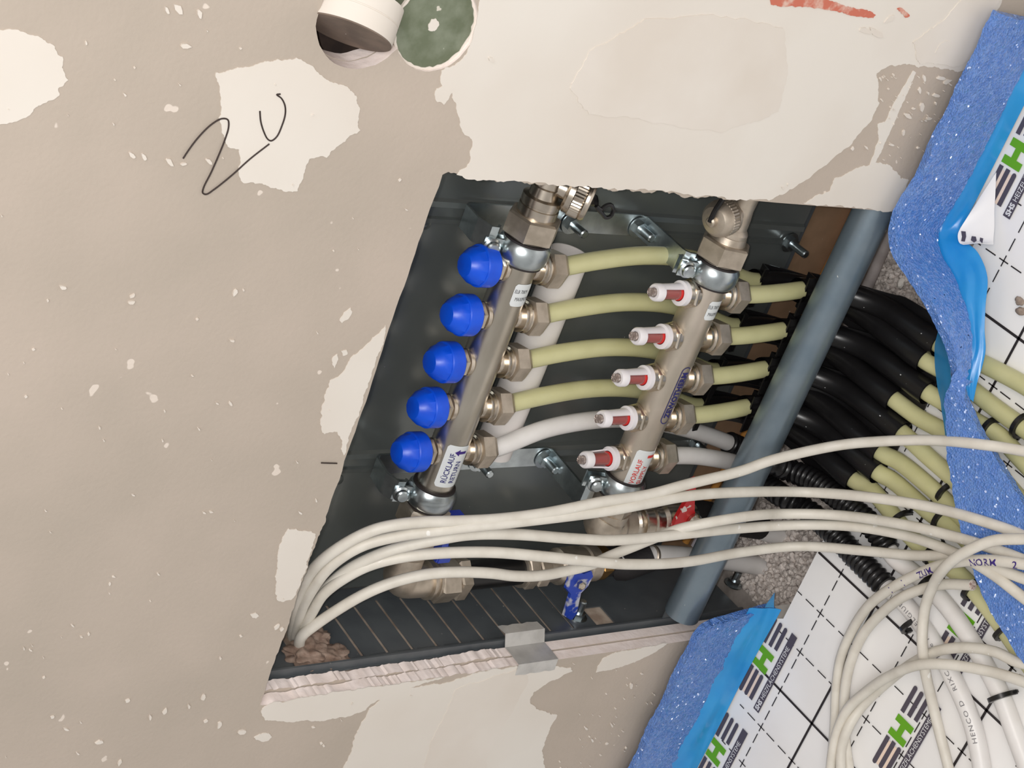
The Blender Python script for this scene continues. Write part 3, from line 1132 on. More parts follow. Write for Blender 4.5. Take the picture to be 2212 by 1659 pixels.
# ---- supply manifold (lower, in front)
A2, B2 = PY(1405, 895, 0.050), PY(1536, 606, 0.050)
zz = (A2.z + B2.z) / 2
A2.z = B2.z = zz
F2 = inst_frame(A2, B2)
tL, tR = on(A2, F2, 1322, 1046, .05), on(A2, F2, 1545, 587, .05)
sup = thing('supply_manifold', A2 + F2[0] * 0.1, 'lower stainless manifold bar with white flow meters and blue oval print', 'manifold')
b = MB()
b.lathe(A2 + F2[0] * (tL - .014), F2[0], [(RB, 0), (RB, tR - tL + .028)], 48)
b.build('manifold_bar', 'stainless_dirty', sup)
sup_s = [-.5159, -.5605, -.6040, -.6478, -.6928]
ex, ey, ez = F2
for i, x in enumerate(sup_s):
    s = x - A2.x
    c = A2 + ex * s
    outlet(sup, c, ez)
    dz = 0.0
    b = MB()
    b.lathe(c, ez, [(0.0125, 0.0140), (0.0125, 0.0175)], 24)
    hexnut(b, c, ez, 0.0146, 0.0165, 0.0210, rot=.2)
    b.lathe(c, ez, [(0.0118, 0.0210), (0.0118, 0.0258)], 28)
    fm = b.build('flow_meter', 'nickel', sup, angle=30)
    # white cage: base ring, tip ring, and a half shell between them that leaves a window to the room
    b = MB()
    b.lathe(c, ez, [(0.0074, 0.0252), (0.0114, 0.0252), (0.0114, 0.0305), (0.0088, 0.0315), (0.0074, 0.0315)], 32, caps=(False, False))
    b.lathe(c, ez, [(0.0045, 0.0530), (0.0080, 0.0530), (0.0080, 0.0595), (0.0070, 0.0610), (0.0045, 0.0610)], 32, caps=(False, False))
    rows = []
    turn = 0.55 if i < 4 else -0.9
    for k in range(15):
        t = turn + PI * (0.02 + 1.02 * k / 14)
        dr = ey * math.sin(t) - ex * math.cos(t)
        rows.append([c + dr * r_ + ez * h for r_, h in ((0.0092, 0.030), (0.0084, 0.042), (0.0078, 0.054))])
    b.sheet(rows, 0.0013)
    cg = b.build('meter_cage', 'white_plastic', fm, angle=35)
    b = MB()
    b.lathe(c, ez, [(0.0062, 0.027), (0.0058, 0.055)], 20, caps=(True, True))
    hexnut(b, c, ez, 0.0044, 0.059, 0.0655, ch=.0008)
    b.build('sight_glass', 'clear', fm, angle=30)
    b = MB()
    b.lathe(c, ez, [(0.0068, 0.0300), (0.0068, 0.0330), (0.0036, 0.0350), (0.0036, 0.0535)], 20)
    b.build('flow_indicator', 'red_plastic', fm, angle=30)
for s in (tR, tL):
    clamp(sup, A2, F2, s)
sb = on(A2, F2, 1366, 1030, .05)
st = on(A2, F2, 1404, 952, .05)
stk = sticker(sup, A2, F2, RB, sb, st, th(-34), th(44))
tx = MB()
fn3 = cyl_map(A2, F2, RB, sb + 0.0045, 0)
write(tx, 'VORLAUF', 0.0072, lambda x, y: fn3(x, y + 0.0035, .0006), 0, bold=0.0001, fscale=0.86)
write(tx, 'SUPPLY', 0.0072, lambda x, y: fn3(x, y - 0.0042, .0006), 0, bold=0.0001, fscale=0.86)
fn4 = cyl_map(A2, F2, RB, st - 0.0075, 0)
for k in range(8):
    ya, yb_ = -.008 + .0085 * k / 8, -.008 + .0085 * (k + 1) / 8
    tx.add([fn4(x_, y_, .0006) for x_, y_ in ((0, ya), (.003, ya), (.003, yb_), (0, yb_))], [(0, 1, 2, 3)], 0)
tx.build('sticker_print', 'ink_red', stk)
s2 = on(A2, F2, 1546, 652, .05)
stk2 = sticker(sup, A2, F2, RB, s2 - .0095, s2 + .0095, th(-40), th(20))
tx = MB()
fu2 = cyl_map(A2, F2, RB, s2, 0)
write(tx, 'MAXIMUM', 0.0048, lambda x, y: fu2(0.0010 + y - .006, 0.0036 - x, .0006), 0, fscale=.62)
write(tx, 'ELB 70KM', 0.0048, lambda x, y: fu2(0.0010 + y + .001, 0.0058 - x, .0006), 0, fscale=.62)
tx.build('sticker_print', 'ink_black', stk2)
# the oval maker's print on the bar
s0, s1 = on(A2, F2, 1440, 893, .05), on(A2, F2, 1490, 772, .05)
tx = MB()
fz = cyl_map(A2, F2, RB, s0, th(-4))
Lz = s1 - s0
hz = 0.0052
n_ = 40
outer, inner = [], []
for k in range(n_ * 2):
    if k < n_:
        t = PI / 2 + PI * k / (n_ - 1)
        cx = hz
    else:
        t = -PI / 2 + PI * (k - n_) / (n_ - 1)
        cx = Lz - hz
    for lst, rr in ((outer, hz), (inner, hz - .0008)):
        lst.append(fz(cx + rr * math.cos(t), rr * math.sin(t), .0004))
m2 = n_ * 2
tx.add(outer + inner, [(k, (k + 1) % m2, m2 + (k + 1) % m2, m2 + k) for k in range(m2)])
vs, fs = text_mesh('ZEWOTHERM', 0.0088, 1.0, 0.0003)
wz = max(x for x, y in vs)
kx = (Lz - 0.0125) / wz
tx.add([fz(0.0065 + x * kx, y - 0.0031, .0004) for x, y in vs], fs)
tx.build('oval_print', 'ink_blue', sup)

# right end of the supply bar
b = MB()
e0 = A2 + ex * tR
hexnut(b, e0, ex, 0.0238, 0.0125, 0.0320, rot=.25)
b.build('union_nut', 'nickel_dull', sup, angle=28)
b = MB()
b.lathe(e0, ex, [(0.0165, 0.0320), (0.0155, 0.0380), (0.0150, 0.0385), (0.0150, 0.0420), (0.0138, 0.0440), (0.0122, 0.0460), (0.0118, 0.0560), (0.0108, 0.0640), (0.0112, 0.0740), (0.0124, 0.0800), (0.0124, 0.082)], 34)
hexnut(b, e0, ex, 0.0080, 0.082, 0.091)
b.lathe(e0, ex, [(0.0042, 0.091), (0.0042, 0.0945), (0.0055, 0.095), (0.0055, 0.103)], 12)
b.build('vent_valve_body', 'nickel_dull', sup, angle=30)
d2 = (ez * 0.90 - ey * 0.22 - ex * .16).normalized()
c0 = e0 + ex * 0.060
b = MB()
b.lathe(c0, d2, [(0.0090, 0.005), (0.0090, 0.016), (0.0150, 0.0165), (0.0158, 0.0175), (0.0158, 0.020)], 28)
b.build('drain_branch', 'nickel_dull', sup, angle=30)
b = MB()
knurled(b, c0, d2, 0.0165, 0.0205, 0.0300, 36)
b.lathe(c0, d2, [(0.0162, 0.0300), (0.0150, 0.0345), (0.0120, 0.0380), (0.0070, 0.0395), (0.0050, 0.0395), (0.0046, 0.0430), (0.0030, 0.0440)], 36)
b.build('drain_cap', 'nickel_dull', sup, angle=30)
b = MB()
tp = c0 + d2 * 0.040
b.tube(smooth_path([tp + d2 * .003, tp + ex * .010 + d2 * .0025, tp + ex * .019 - d2 * .001, tp + ex * .034 - d2 * .006], 5), 0.0024, 8)
b.build('cap_tether', 'black', sup)

# ---- brackets holding both bars on the mounting rails
def bracket(x, label):
    t = thing('pipe_bracket', (x, YB - .004, 0.27), label, 'bracket', None)
    w2 = 0.0105
    zr, zs = A1.z, A2.z
    prof = [(0.0905, zr + 0.0250), (0.0865, zr + 0.0290), (0.0865, zr + 0.0330), (0.1000, zr + 0.0375), (0.1230, zr + 0.0345), (0.1262, zr + 0.0310), (0.1262, zr - .06), (0.1262, zs + 0.034),
            (0.1240, zs + 0.0285), (0.0640, zs + 0.0335), (0.0600, zs + 0.0325), (0.0565, zs + 0.0290), (0.0560, zs + 0.0230)]
    b = MB()
    b.sheet([[V((x + e * w2, y, z)) for y, z in prof] for e in (-1, -.9, .9, 1)], 0.0024)
    b.build('bracket_strip', 'zinc', t, angle=25)
    for z in (0.3200, 0.2410):
        bolt(t, V((x - .001, 0.1250, z)), (0, -1, 0), 0.022)
    return t


bracket(A1.x + sR + .006, 'zinc bracket strip behind the manifolds at the end with the drain caps')
bracket(A1.x + sL + .000, 'zinc bracket strip behind the manifolds at the end near the blue and red valve levers')

# ---- connection lines at the left ends: return with two blue levers, supply with a red one
xr = -0.8440
rl = thing('return_connection', (xr, 0.08, 0.24), 'return connection with two blue-levered ball valves, elbow and black sleeved pipe', 'pipe fitting')
ex, ey, ez = F1
b = MB()
b.lathe(l0, -ex, [(0.0150, 0.0345), (0.0150, 0.0400), (0.0190, 0.0420), (0.0195, 0.0560), (0.0165, 0.0640), (0.0150, 0.068)], 30)
b.build('valve_body', 'nickel_dull', rl, angle=30)
b = MB()
vc = l0 - ex * 0.050
b.lathe(vc, -ez, [(0.006, 0.015), (0.006, 0.031)], 14)
b.build('valve_stem', 'nickel', rl, angle=30)
b = MB()
b.box(vc - ez * 0.0335 - ex * .001, (0.050, 0.012, 0.007))
b.box(vc - ez * 0.0385 + ex * .017, (0.013, 0.014, 0.016))
b.box(vc - ez * 0.0385 - ex * .020, (0.013, 0.014, 0.013))
b.build('valve_lever', 'blue_lever', rl)
ew = V((xr, 0.080, A1.z))
b = MB()
ep = [l0 - ex * 0.066, l0 - ex * 0.078, ew + V((0.010, 0, 0.000)), ew + V((0.002, 0, -0.006)), ew + V((0, 0, -0.018)), ew + V((0, 0, -0.036))]
b.tube(smooth_path(ep, 6), [0.0160] * 31, 24)
b.build('elbow', 'nickel_dull', rl, angle=50)
b = MB()
dn = (0, 0, -1)
zt = ew
b.lathe(zt, dn, [(0.0165, 0.030), (0.0190, 0.0305), (0.0190, 0.0335), (0.0175, 0.0345), (0.0175, 0.0365), (0.0195, 0.0370), (0.0195, 0.0390)], 30)
hexnut(b, zt, dn, 0.0232, 0.0390, 0.0600, rot=.5)
hexnut(b, zt, dn, 0.0225, 0.0600, 0.0730, rot=.2)
b.build('union_nut', 'nickel_dull', rl, angle=28)
b = MB()
b.lathe(zt, dn, [(0.0140, 0.070), (0.0140, 0.147)], 26)
b.build('pipe_sleeve', 'black', rl)
b = MB()
b.lathe(zt, dn, [(0.0160, 0.141), (0.0172, 0.1415), (0.0172, 0.1440), (0.0160, 0.1445)], 28)
hexnut(b, zt, dn, 0.0192, 0.1445, 0.1580, rot=.3)
hexnut(b, zt, dn, 0.0185, 0.1590, 0.1730, rot=.1)
b.lathe(zt, dn, [(0.0150, 0.172), (0.0150, 0.186), (0.0185, 0.189), (0.0190, 0.212), (0.0170, 0.222), (0.0185, 0.224), (0.0185, 0.236), (0.016, 0.238)], 30)
b.build('valve_body', 'nickel_dull', rl, angle=28)
pv = zt + V((-0.002, -0.020, -0.199))
b = MB()
b.lathe(pv + V((0, .008, 0)), (0.25, -1, 0.15), [(0.006, 0), (0.006, 0.014)], 12)
b.lathe(pv + V((0.002, -.010, 0.001)), (0.25, -1, 0.15), [(0.0045, 0), (0.0045, 0.004), (0.003, 0.005)], 6)
b.build('lever_screw', 'nickel', rl, angle=30)
b = MB()
b.slab([(-.014, .011), (-.005, .014), (.003, .010), (.012, .013), (.016, .006), (.013, -.006), (.006, -.014), (.0075, -.040), (.003, -.048), (-.008, -.041), (-.007, -.014), (-.015, -.006)], [],
       lambda a, c: pv + V((0.001, -0.003, 0)) + V((0.98, 0.04, 0.14)).normalized() * c + V((0, 0, -1)) * a, (0.0012, -0.0040, 0.0))
b.build('valve_lever', 'blue_dusty', rl, angle=30)
b = MB()
hexnut(b, zt, dn, 0.0178, 0.238, 0.252, rot=.4)
b.build('brass_union', 'brass', rl, angle=28)
b = MB()
pth = [zt + V((0, 0, -.250)), zt + V((0.002, -.002, -.275)), PY(1340, 1222, .072), PY(1402, 1202, .066)]
b.tube(smooth_path(pth, 6), 0.0155, 22)
b.build('pipe_sleeve', 'black_matt', rl)
b = MB()
pth = [PY(1340, 1218, .070), PY(1406, 1201, .066), PY(1500, 1204, .064), PY(1580, 1212, .062), PY(1650, 1224, .060)]
b.tube(smooth_path(pth, 8), 0.0105, 22)
b.build('riser_pipe', 'pipe_white', rl)
b = MB()
pe = PY(1650, 1224, .060)
pd = (PY(1650, 1224, .060) - PY(1580, 1212, .062)).normalized()
b.lathe(PY(1403, 1201.5, .066), pd, [(0.0112, 0), (0.0122, 0.001), (0.0122, 0.004), (0.0112, 0.005)], 24)
b.build('pipe_collar', 'nickel_dull', rl, angle=30)
b = MB()
b.lathe(pe - pd * .004, pd, [(0.0115, 0), (0.0128, 0.001), (0.0128, 0.016), (0.0095, 0.020), (0.0095, 0.03)], 24)
b.build('pipe_collar', 'nickel_dull', rl, angle=30)

sl = thing('supply_connection', (-0.772, 0.05, 0.15), 'supply connection with a red paint-spotted ball valve lever and sleeved pipe', 'pipe fitting')
ex, ey, ez = F2
l2 = A2 + ex * tL
b = MB()
hexnut(b, l2, -ex, 0.0205, 0.0125, 0.0300, rot=.1)
b.build('union_nut', 'nickel_dull', sl, angle=28)
xs = -0.7715
es = V((xs, 0.050, A2.z))
b = MB()
b.tube(smooth_path([l2 - ex * .028, l2 - ex * .036, es + V((0.006, 0, 0.001)), es + V((0.000, 0, -0.006)), es + V((0, 0, -0.016)), es + V((0, 0, -.030))], 6), [0.0195] * 8 + [0.0205] * 16 + [0.0185] * 7, 24)
b.build('elbow', 'nickel_dull', sl, angle=50)
b = MB()
b.lathe(es, dn, [(0.0165, 0.026), (0.0165, 0.030), (0.0192, 0.0335), (0.0192, 0.0350), (0.0165, 0.0360), (0.0165, 0.0400), (0.0192, 0.0405), (0.0195, 0.0425), (0.0172, 0.0435), (0.0172, 0.0550), (0.0190, 0.0560), (0.0190, 0.0590),
                     (0.0165, 0.0600), (0.0165, 0.068), (0.0190, 0.072), (0.0190, 0.094), (0.0165, 0.100), (0.0175, 0.1005), (0.0175, 0.112), (0.015, 0.113)], 34)
b.build('valve_body', 'nickel', sl, angle=28)
ps = es + V((0.015, -0.020, -0.079))
b = MB()
b.slab([(-.014, .004), (-.011, .013), (-.002, .030), (-.001, .055), (.007, .055), (.008, .030), (.010, .013), (.014, .003), (.016, -.006), (.010, -.012), (.003, -.015), (-.008, -.013), (-.014, -.006)], [],
       lambda a, c: ps + V((0.0, -0.002, 0)) + V((.94, 0.0, .34)) * c + V((.34, 0, -.94)) * a, (0.0005, -0.0055, 0.0015))
b.build('valve_lever', 'red_lever', sl, angle=30)
b = MB()
b.lathe(ps + V((0.004, 0.010, -.008)), (0.1, -1, 0.1), [(0.006, 0), (0.006, 0.019), (0.0075, 0.019), (0.0075, 0.0225), (0.0055, 0.024), (0.0045, 0.0225)], 20)
b.build('lever_screw', 'nickel', sl, angle=30)
b = MB()
b.tube(smooth_path([es + V((0, 0, -.110)), es + V((0, 0.002, -.135)), PY(1540, 1118, .058), PY(1640, 1135, .058)], 6), 0.0150, 20)
b.build('pipe_sleeve', 'black_matt', sl)
b = MB()
b.tube(smooth_path([PY(1620, 1135, .058), PY(1660, 1150, .056), PY(1702, 1158, .054)], 6), 0.0105, 20)
b.build('riser_pipe', 'pipe_white', sl)

# ---- a rolled sheet standing behind the return bar
ta, tb = PY(1226, 546, .1085), PY(1092, 917, .1085)
tb.z = ta.z = (ta.z + tb.z) / 2
b = MB()
d_ = (ta - tb).normalized()
Lr = (ta - tb).length + 0.03
b.lathe(tb - d_ * .03, d_, [(0.0172, 0), (0.0180, 0), (0.0180, Lr), (0.0168, Lr), (0.0168, 0)], 40, caps=(False, False))
tag(b.build('paper_roll', 'roll_paper'), 'white rolled sheet tucked behind the upper manifold bar', 'paper roll')

# ================================================================== PIPES
RP = 0.0083


def arc_bend(x0, x1, y0, zend, r, yexit, n=9):
    """from straight down at depth y0 round to level at height zend, running out to yexit"""
    pts = []
    yc, zc = y0 - r, zend + r
    for k in range(n + 1):
        t = PI / 2 * k / n
        f = k / n
        pts.append(V((x0 + (x1 - x0) * f * .8, yc + r * math.cos(t), zc - r * math.sin(t))))
    pts.append(V((x1, yexit, zend)))
    return pts


exits_s = [(2030, 745), (2006, 849), (1950, 936), (1898, 1021)]
exits_r = [(2000, 780), (1934, 865), (1904, 978), (1846, 1038)]
floor_s = [[(2100, 775), (2170, 809), (2212, 832), (2330, 905)],
           [(2060, 880), (2110, 912), (2157, 940), (2200, 985), (2300, 1090)],
           [(2005, 986), (2055, 1030), (2110, 1085), (2180, 1160), (2290, 1290)],
           [(1927, 1037), (2014, 1111), (2057, 1137), (2110, 1190), (2200, 1300), (2280, 1400)]]
floor_r = [[(2060, 812), (2110, 850), (2157, 886), (2212, 925), (2330, 1010)],
           [(1985, 902), (2032, 928), (2090, 965), (2150, 1020), (2212, 1090), (2290, 1180)],
           [(1942, 997), (2014, 1056), (2060, 1100), (2120, 1160), (2212, 1260), (2290, 1350)],
           [(1875, 1050), (1913, 1093), (1979, 1171), (2072, 1241), (2116, 1289), (2161, 1347), (2203, 1407), (2290, 1530)]]
ordn = ['first', 'second', 'third', 'fourth']
ZF = 0.0095


def guide(path, i0, i1, label, side=-1):
    """a black bend guide: a sleeve round the pipe with a flat web and flared lips at both mouths"""
    seg = path[i0:i1]
    mid = seg[len(seg) // 2]
    t = thing('pipe_bend_guide', V((mid.x, mid.y, min(p.z for p in seg))), label, 'pipe guide', 'black bend guides at the foot of the manifolds')
    b = MB()
    n = len(seg)
    rr = [0.0112 + 0.0007 * (1 if (k < 2 or k > n - 3) else 0) for k in range(n)]
    b.tube(seg, rr, 18, caps=False)
    b.tube([p for p in seg], [q - .0014 for q in rr], 18, caps=False)
    b.build('guide_sleeve', 'black', t, angle=50)
    b = MB()
    rows = []
    for k in range(n):
        tn = (seg[min(k + 1, n - 1)] - seg[max(k - 1, 0)]).normalized()
        sd = V((1, 0, 0))
        sd = (sd - tn * sd.dot(tn)).normalized()
        up = tn.cross(sd)
        f = k / (n - 1)
        wd = 0.0135 + 0.0085 * (abs(f - .45) * 2) ** 2.2
        base = seg[k] + up * (0.0062 if up.z < 0 else -0.0062)
        rows.append([base - sd * (wd + (0.004 if side < 0 else 0)), base - sd * 0.004, base + sd * 0.004, base + sd * (wd - .003)])
    b.sheet(rows, 0.0016)
    b.build('guide_web', 'black', t, angle=40)
    return t


def finer(path, step=0.004):
    out = [path[0]]
    for a, b_ in zip(path, path[1:]):
        k = max(1, int((b_ - a).length / step))
        for j in range(1, k + 1):
            out.append(a.lerp(b_, j / k))
    return out


G = 'yellow heating pipes from the manifolds to the floor'
for i in range(4):
    # from the supply bar
    x0 = sup_s[i]
    e = PZ(*exits_s[i], 0.0125)
    up_ = [V((x0, .0505, A2.z - .040)), V((x0 + .001, .0510, .135)), V((x0 + .003, .0535, .100))]
    bend = arc_bend(x0 + .005, e.x, 0.0560, 0.0125, 0.060, e.y)
    tail = [PZ(px, py, ZF) for px, py in floor_s[i]]
    ctrl = up_ + bend + tail
    path = smooth_path(ctrl, 5)
    b = MB()
    b.tube(path, RP, 16)
    o = b.build('heating_pipe', 'pipe', org=V((e.x, e.y, 0)))
    tag(o, 'yellow pipe from the %s union of the lower manifold, counted from the drain cap' % ordn[i], 'pipe', G)
    i0, i1 = 2 * 5 + 3, (3 + len(bend) - 1) * 5 + 1
    guide(path, i0, i1, 'black bend guide round the %s supply pipe from the drain cap end' % ordn[i])
    # from the return bar
    x0 = ret_s[i]
    e = PZ(*exits_r[i], 0.0125)
    nut = P_ = V((x0, 0.0800, A1.z - .040))
    dx = [0.0, 0.010, 0.0175, 0.0165, 0.008, 0.0]
    zz_ = [A1.z - .040, A1.z - .085, A1.z - .14, A1.z - .20, A1.z - .25, 0.110]
    yy_ = [.0800, .0810, .0835, .0870, .0895, .0905]
    xe = e.x - 0.004
    up_ = []
    for k in range(6):
        f = k / 5
        up_.append(V((x0 + (xe - x0) * f ** 1.5 + dx[k], yy_[k], zz_[k])))
    bend = arc_bend(xe, e.x, 0.0905, 0.0125, 0.074, e.y)
    tail = [PZ(px, py, ZF) for px, py in floor_r[i]]
    ctrl = up_ + bend + tail
    path = smooth_path(ctrl, 5)
    b = MB()
    b.tube(path, RP, 16)
    o = b.build('heating_pipe', 'pipe', org=V((e.x, e.y, 0)))
    tag(o, 'yellow pipe from the %s union of the upper manifold, counted from the drain cap' % ordn[i], 'pipe', G)
    i0, i1 = 5 * 5 + 1, (6 + len(bend) - 1) * 5 + 1
    guide(path, i0, i1, 'black bend guide round the %s return pipe from the drain cap end' % ordn[i])


def corrugated(path, r0=0.0098, r1=0.0122, pitch=0.0042):
    q = finer(smooth_path(path, 6), 0.0007)
    # resample evenly
    out = [q[0]]
    acc = 0
    for a, b_ in zip(q, q[1:]):
        acc += (b_ - a).length
        if acc >= pitch / 4:
            out.append(b_)
            acc = 0
    rs = [(r0, (r0 + r1) / 2 + .0004, r1, (r0 + r1) / 2 + .0004)[k % 4] for k in range(len(out))]
    return out, rs


# the two white pipes and the ribbed conduits they run through
ctrl = [V((ret_s[4], .080, A1.z - .040)), PY(1075, 966, .0805), PY(1180, 926, .082), PY(1300, 906, .085), PY(1400, 909, .089), PY(1500, 931, .092), PY(1572, 956, .092),
        PY(1618, 976, .088), PZ(1668, 1000, .042), PZ(1705, 1016, .022), PZ(1754, 1036, .0165), PZ(1832, 1092, .0145), PZ(1890, 1143, .0140), PZ(1914, 1180, .0135), PZ(1934, 1207, .0125), PZ(1981, 1243, .0100),
        PZ(2041, 1304, .0095), PZ(2086, 1365, .0095), PZ(2125, 1431, .0095), PZ(2161, 1500, .0095), PZ(2191, 1581, .0095), PZ(2235, 1700, .0095)]
path = smooth_path(ctrl, 6)
b = MB()
b.tube(path, 0.0085, 18)
wp2 = tag(b.build('heating_pipe', 'pipe_white', org=PZ(2041, 1304, 0)), 'white pipe from the last union of the upper manifold, outer of two on the floor', 'pipe', 'white heating pipes')
cp, rs = corrugated(ctrl[6:15])
b = MB()
b.tube(cp[:-6], rs[:-6], 20)
tag(b.build('corrugated_conduit', 'black', angle=60), 'black ribbed conduit nearer the bend guides, swallowing a white pipe', 'conduit', 'black ribbed conduits')
ctrl = [V((sup_s[4], .0505, A2.z - .040)), PY(1450, 984, .051), PY(1500, 985, .053), PY(1556, 993, .057), PY(1598, 1004, .060), PY(1640, 1032, .058), PZ(1690, 1072, .028), PZ(1742, 1102, .0160), PZ(1803, 1154, .0140),
        PZ(1846, 1200, .0140), PZ(1884, 1238, .0140), PZ(1913, 1267, .0130), PZ(1956, 1306, .0100), PZ(1996, 1357, .0095), PZ(2035, 1420, .0095), PZ(2065, 1478, .0095), PZ(2098, 1556, .0095), PZ(2118, 1640, .0095), PZ(2130, 1740, .0095)]
path = smooth_path(ctrl, 6)
b = MB()
b.tube(path, 0.0085, 18)
wp1 = b.build('heating_pipe', 'pipe_white', org=PZ(2035, 1420, 0))
tag(wp1, 'white printed pipe from the last union of the lower manifold, under the coiled cables', 'pipe', 'white heating pipes')
cp, rs = corrugated(ctrl[5:12])
b = MB()
b.tube(cp, rs, 20)
tag(b.build('corrugated_conduit', 'black', angle=60), 'black ribbed conduit ending open over the white film, nearer the coiled cables', 'conduit', 'black ribbed conduits')


def on_path(path, r, nrm, s_start, flip=False):
    """lay text along a pipe on the side that faces nrm"""
    ln = [0]
    for a, b_ in zip(path, path[1:]):
        ln.append(ln[-1] + (b_ - a).length)

    def fn(x, y):
        s = s_start + x
        k = 0
        while k < len(ln) - 2 and ln[k + 1] < s:
            k += 1
        f = (s - ln[k]) / max(1e-9, ln[k + 1] - ln[k])
        p = path[k].lerp(path[k + 1], f)
        t = (path[k + 1] - path[k]).normalized()
        n_ = (nrm - t * nrm.dot(t)).normalized()
        u = n_.cross(t)
        a = y / r
        return p + (n_ * math.cos(a) + u * math.sin(a)) * (r + .0005)
    return fn, ln


nv = V((0.05, -0.55, 0.83))
tx = MB()
back = list(reversed(smooth_path(ctrl[11:], 10)))
fn, ln = on_path(back, 0.0085, nv, 0.055)
write(tx, 'HENCO D   RIXC   Made IN BELGIUM  16', 0.0056, lambda x, y: fn(x * 1.35, y - 0.0018), 0, spacing=1.2)
q = list(reversed(smooth_path([PY(1450, 984, .051), PY(1500, 985, .053), PY(1556, 993, .057), PY(1598, 1004, .060)], 10)))
tx.build('pipe_print', mat('grey_print', (120, 118, 120), .6), wp1)

# ================================================================== CABLES
RC = 0.0049


def cable(name, spec, label, group, r=RC, cut=False):
    pts = []
    for px, py, md, val in spec:
        pts.append(PY(px, py, val) if md == 'y' else PZ(px, py, val))
    path = smooth_path(pts, 9)
    b = MB()
    b.tube(path, r, 14)
    low = min(pts, key=lambda p: p.z)
    o = tag(b.build(name, 'cable', org=low), label, 'cable', group)
    return o, path


GC = 'white cables running out of the cabinet'
GL = 'white cables coiled on the floor film'
y, z = 'y', 'z'
cable('power_cable', [(634, 1398, y, .082), (632, 1350, y, .066), (644, 1289, y, .047), (679, 1227, y, .034), (737, 1180, y, .022), (810, 1144, y, .012), (893, 1129, y, .003), (990, 1126, y, -.006), (1080, 1121, y, -.014), (1182, 1108, y, -.020),
                      (1302, 1084, y, -.024), (1400, 1069, y, -.026), (1481, 1047, y, -.028), (1602, 1017, y, -.031), (1667, 994, y, -.036), (1811, 962, z, .074), (1910, 953, z, .058), (2014, 951, z, .047), (2110, 959, z, .047), (2212, 975, z, .034), (2320, 1005, z, .03)],
      'topmost white cable, arching highest over the blue foam', GC)
cable('power_cable', [(637, 1400, y, .078), (641, 1352, y, .062), (662, 1294, y, .043), (715, 1222, y, .028), (782, 1179, y, .016), (865, 1157, y, .006), (948, 1146, y, -.004), (1013, 1138, y, -.011), (1109, 1128, y, -.018), (1230, 1114, y, -.024),
                      (1320, 1102, y, -.028), (1400, 1087, y, -.030), (1481, 1072, y, -.032), (1602, 1063, y, -.034), (1740, 1063, y, -.046), (1869, 1073, z, .060), (2014, 1096, z, .045), (2130, 1128, z, .045), (2212, 1157, z, .040), (2320, 1205, z, .03)],
      'second white cable from the top, just under the highest one', GC)
cable('power_cable', [(641, 1402, y, .074), (656, 1345, y, .060), (692, 1285, y, .046), (750, 1232, y, .032), (823, 1196, y, .018), (879, 1179, y, .010), (948, 1165, y, .000), (1013, 1155, y, -.006), (1109, 1154, y, -.013), (1230, 1163, y, -.020),
                      (1320, 1167, y, -.024), (1400, 1162, y, -.026), (1481, 1153, y, -.029), (1602, 1141, y, -.032), (1725, 1134, z, .062), (1840, 1137, z, .042), (1956, 1157, z, .034), (2043, 1186, z, .038), (2100, 1213, z, .048), (2150, 1244, z, .053), (2212, 1292, z, .054), (2320, 1370, z, .05)],
      'middle white cable, lower of the close pair crossing the grey rail', GC)
cable('power_cable', [(645, 1404, y, .070), (662, 1347, y, .054), (676, 1319, y, .048), (699, 1283, y, .040), (740, 1251, y, .031), (796, 1222, y, .022), (865, 1204, y, .012), (948, 1195, y, .002), (1061, 1193, y, -.010), (1182, 1203, y, -.020),
                      (1278, 1213, y, -.027), (1360, 1219, y, -.030), (1481, 1214, y, -.031), (1602, 1193, y, -.031), (1725, 1180, z, .050), (1869, 1190, z, .030), (1960, 1199, z, .028), (2050, 1202, z, .036), (2100, 1212, z, .042), (2140, 1224, z, .050), (2212, 1250, z, .053), (2320, 1290, z, .05)],
      'fourth white cable, the lowest one over the grey rail', GC)
cable('power_cable', [(646, 1408, y, .062), (652, 1374, y, .050), (685, 1347, y, .044), (726, 1319, y, .037), (782, 1286, y, .029), (837, 1262, y, .022), (907, 1243, y, .013), (976, 1236, y, .005), (1059, 1238, y, -.004), (1109, 1244, y, -.008), (1160, 1244, y, -.011),
                      (1206, 1237, y, -.012), (1278, 1219, y, -.014), (1320, 1200, y, -.014), (1370, 1180, y, -.0145), (1420, 1160, y, -.017), (1470, 1142, y, -.026), (1530, 1129, y, -.037), (1626, 1114, y, -.044), (1696, 1110, z, .082), (1811, 1113, z, .052), (1956, 1134, z, .045), (2072, 1162, z, .045),
                      (2159, 1190, z, .050), (2212, 1210, z, .052), (2320, 1255, z, .05)],
      'bottom white cable, rising under the others to join the close pair', GC)
l1, p1_ = cable('coiled_cable', [(2320, 1240, z, .06), (2212, 1219, z, .063), (2131, 1210, z, .060), (2041, 1219, z, .050), (1981, 1241, z, .040), (1920, 1274, z, .032), (1875, 1310, z, .022), (1839, 1365, z, .010), (1815, 1425, z, .0065), (1806, 1491, z, .0065),
                                 (1803, 1566, z, .0065), (1798, 1640, z, .007), (1800, 1720, z, .006)], 'coiled white cable with purple handwriting on it', GL)
l2c, p2_ = cable('coiled_cable', [(2101, 1264, z, .035), (2041, 1262, z, .031), (1996, 1271, z, .030), (1951, 1289, z, .026), (1906, 1323, z, .016), (1866, 1368, z, .008), (1839, 1425, z, .0065), (1827, 1476, z, .0065), (1823, 1530, z, .0065), (1826, 1600, z, .0065), (1840, 1700, z, .006)],
                 'coiled white cable whose cut end lies by the black clip', GL)
b = MB()
d_ = (p2_[0] - p2_[2]).normalized()
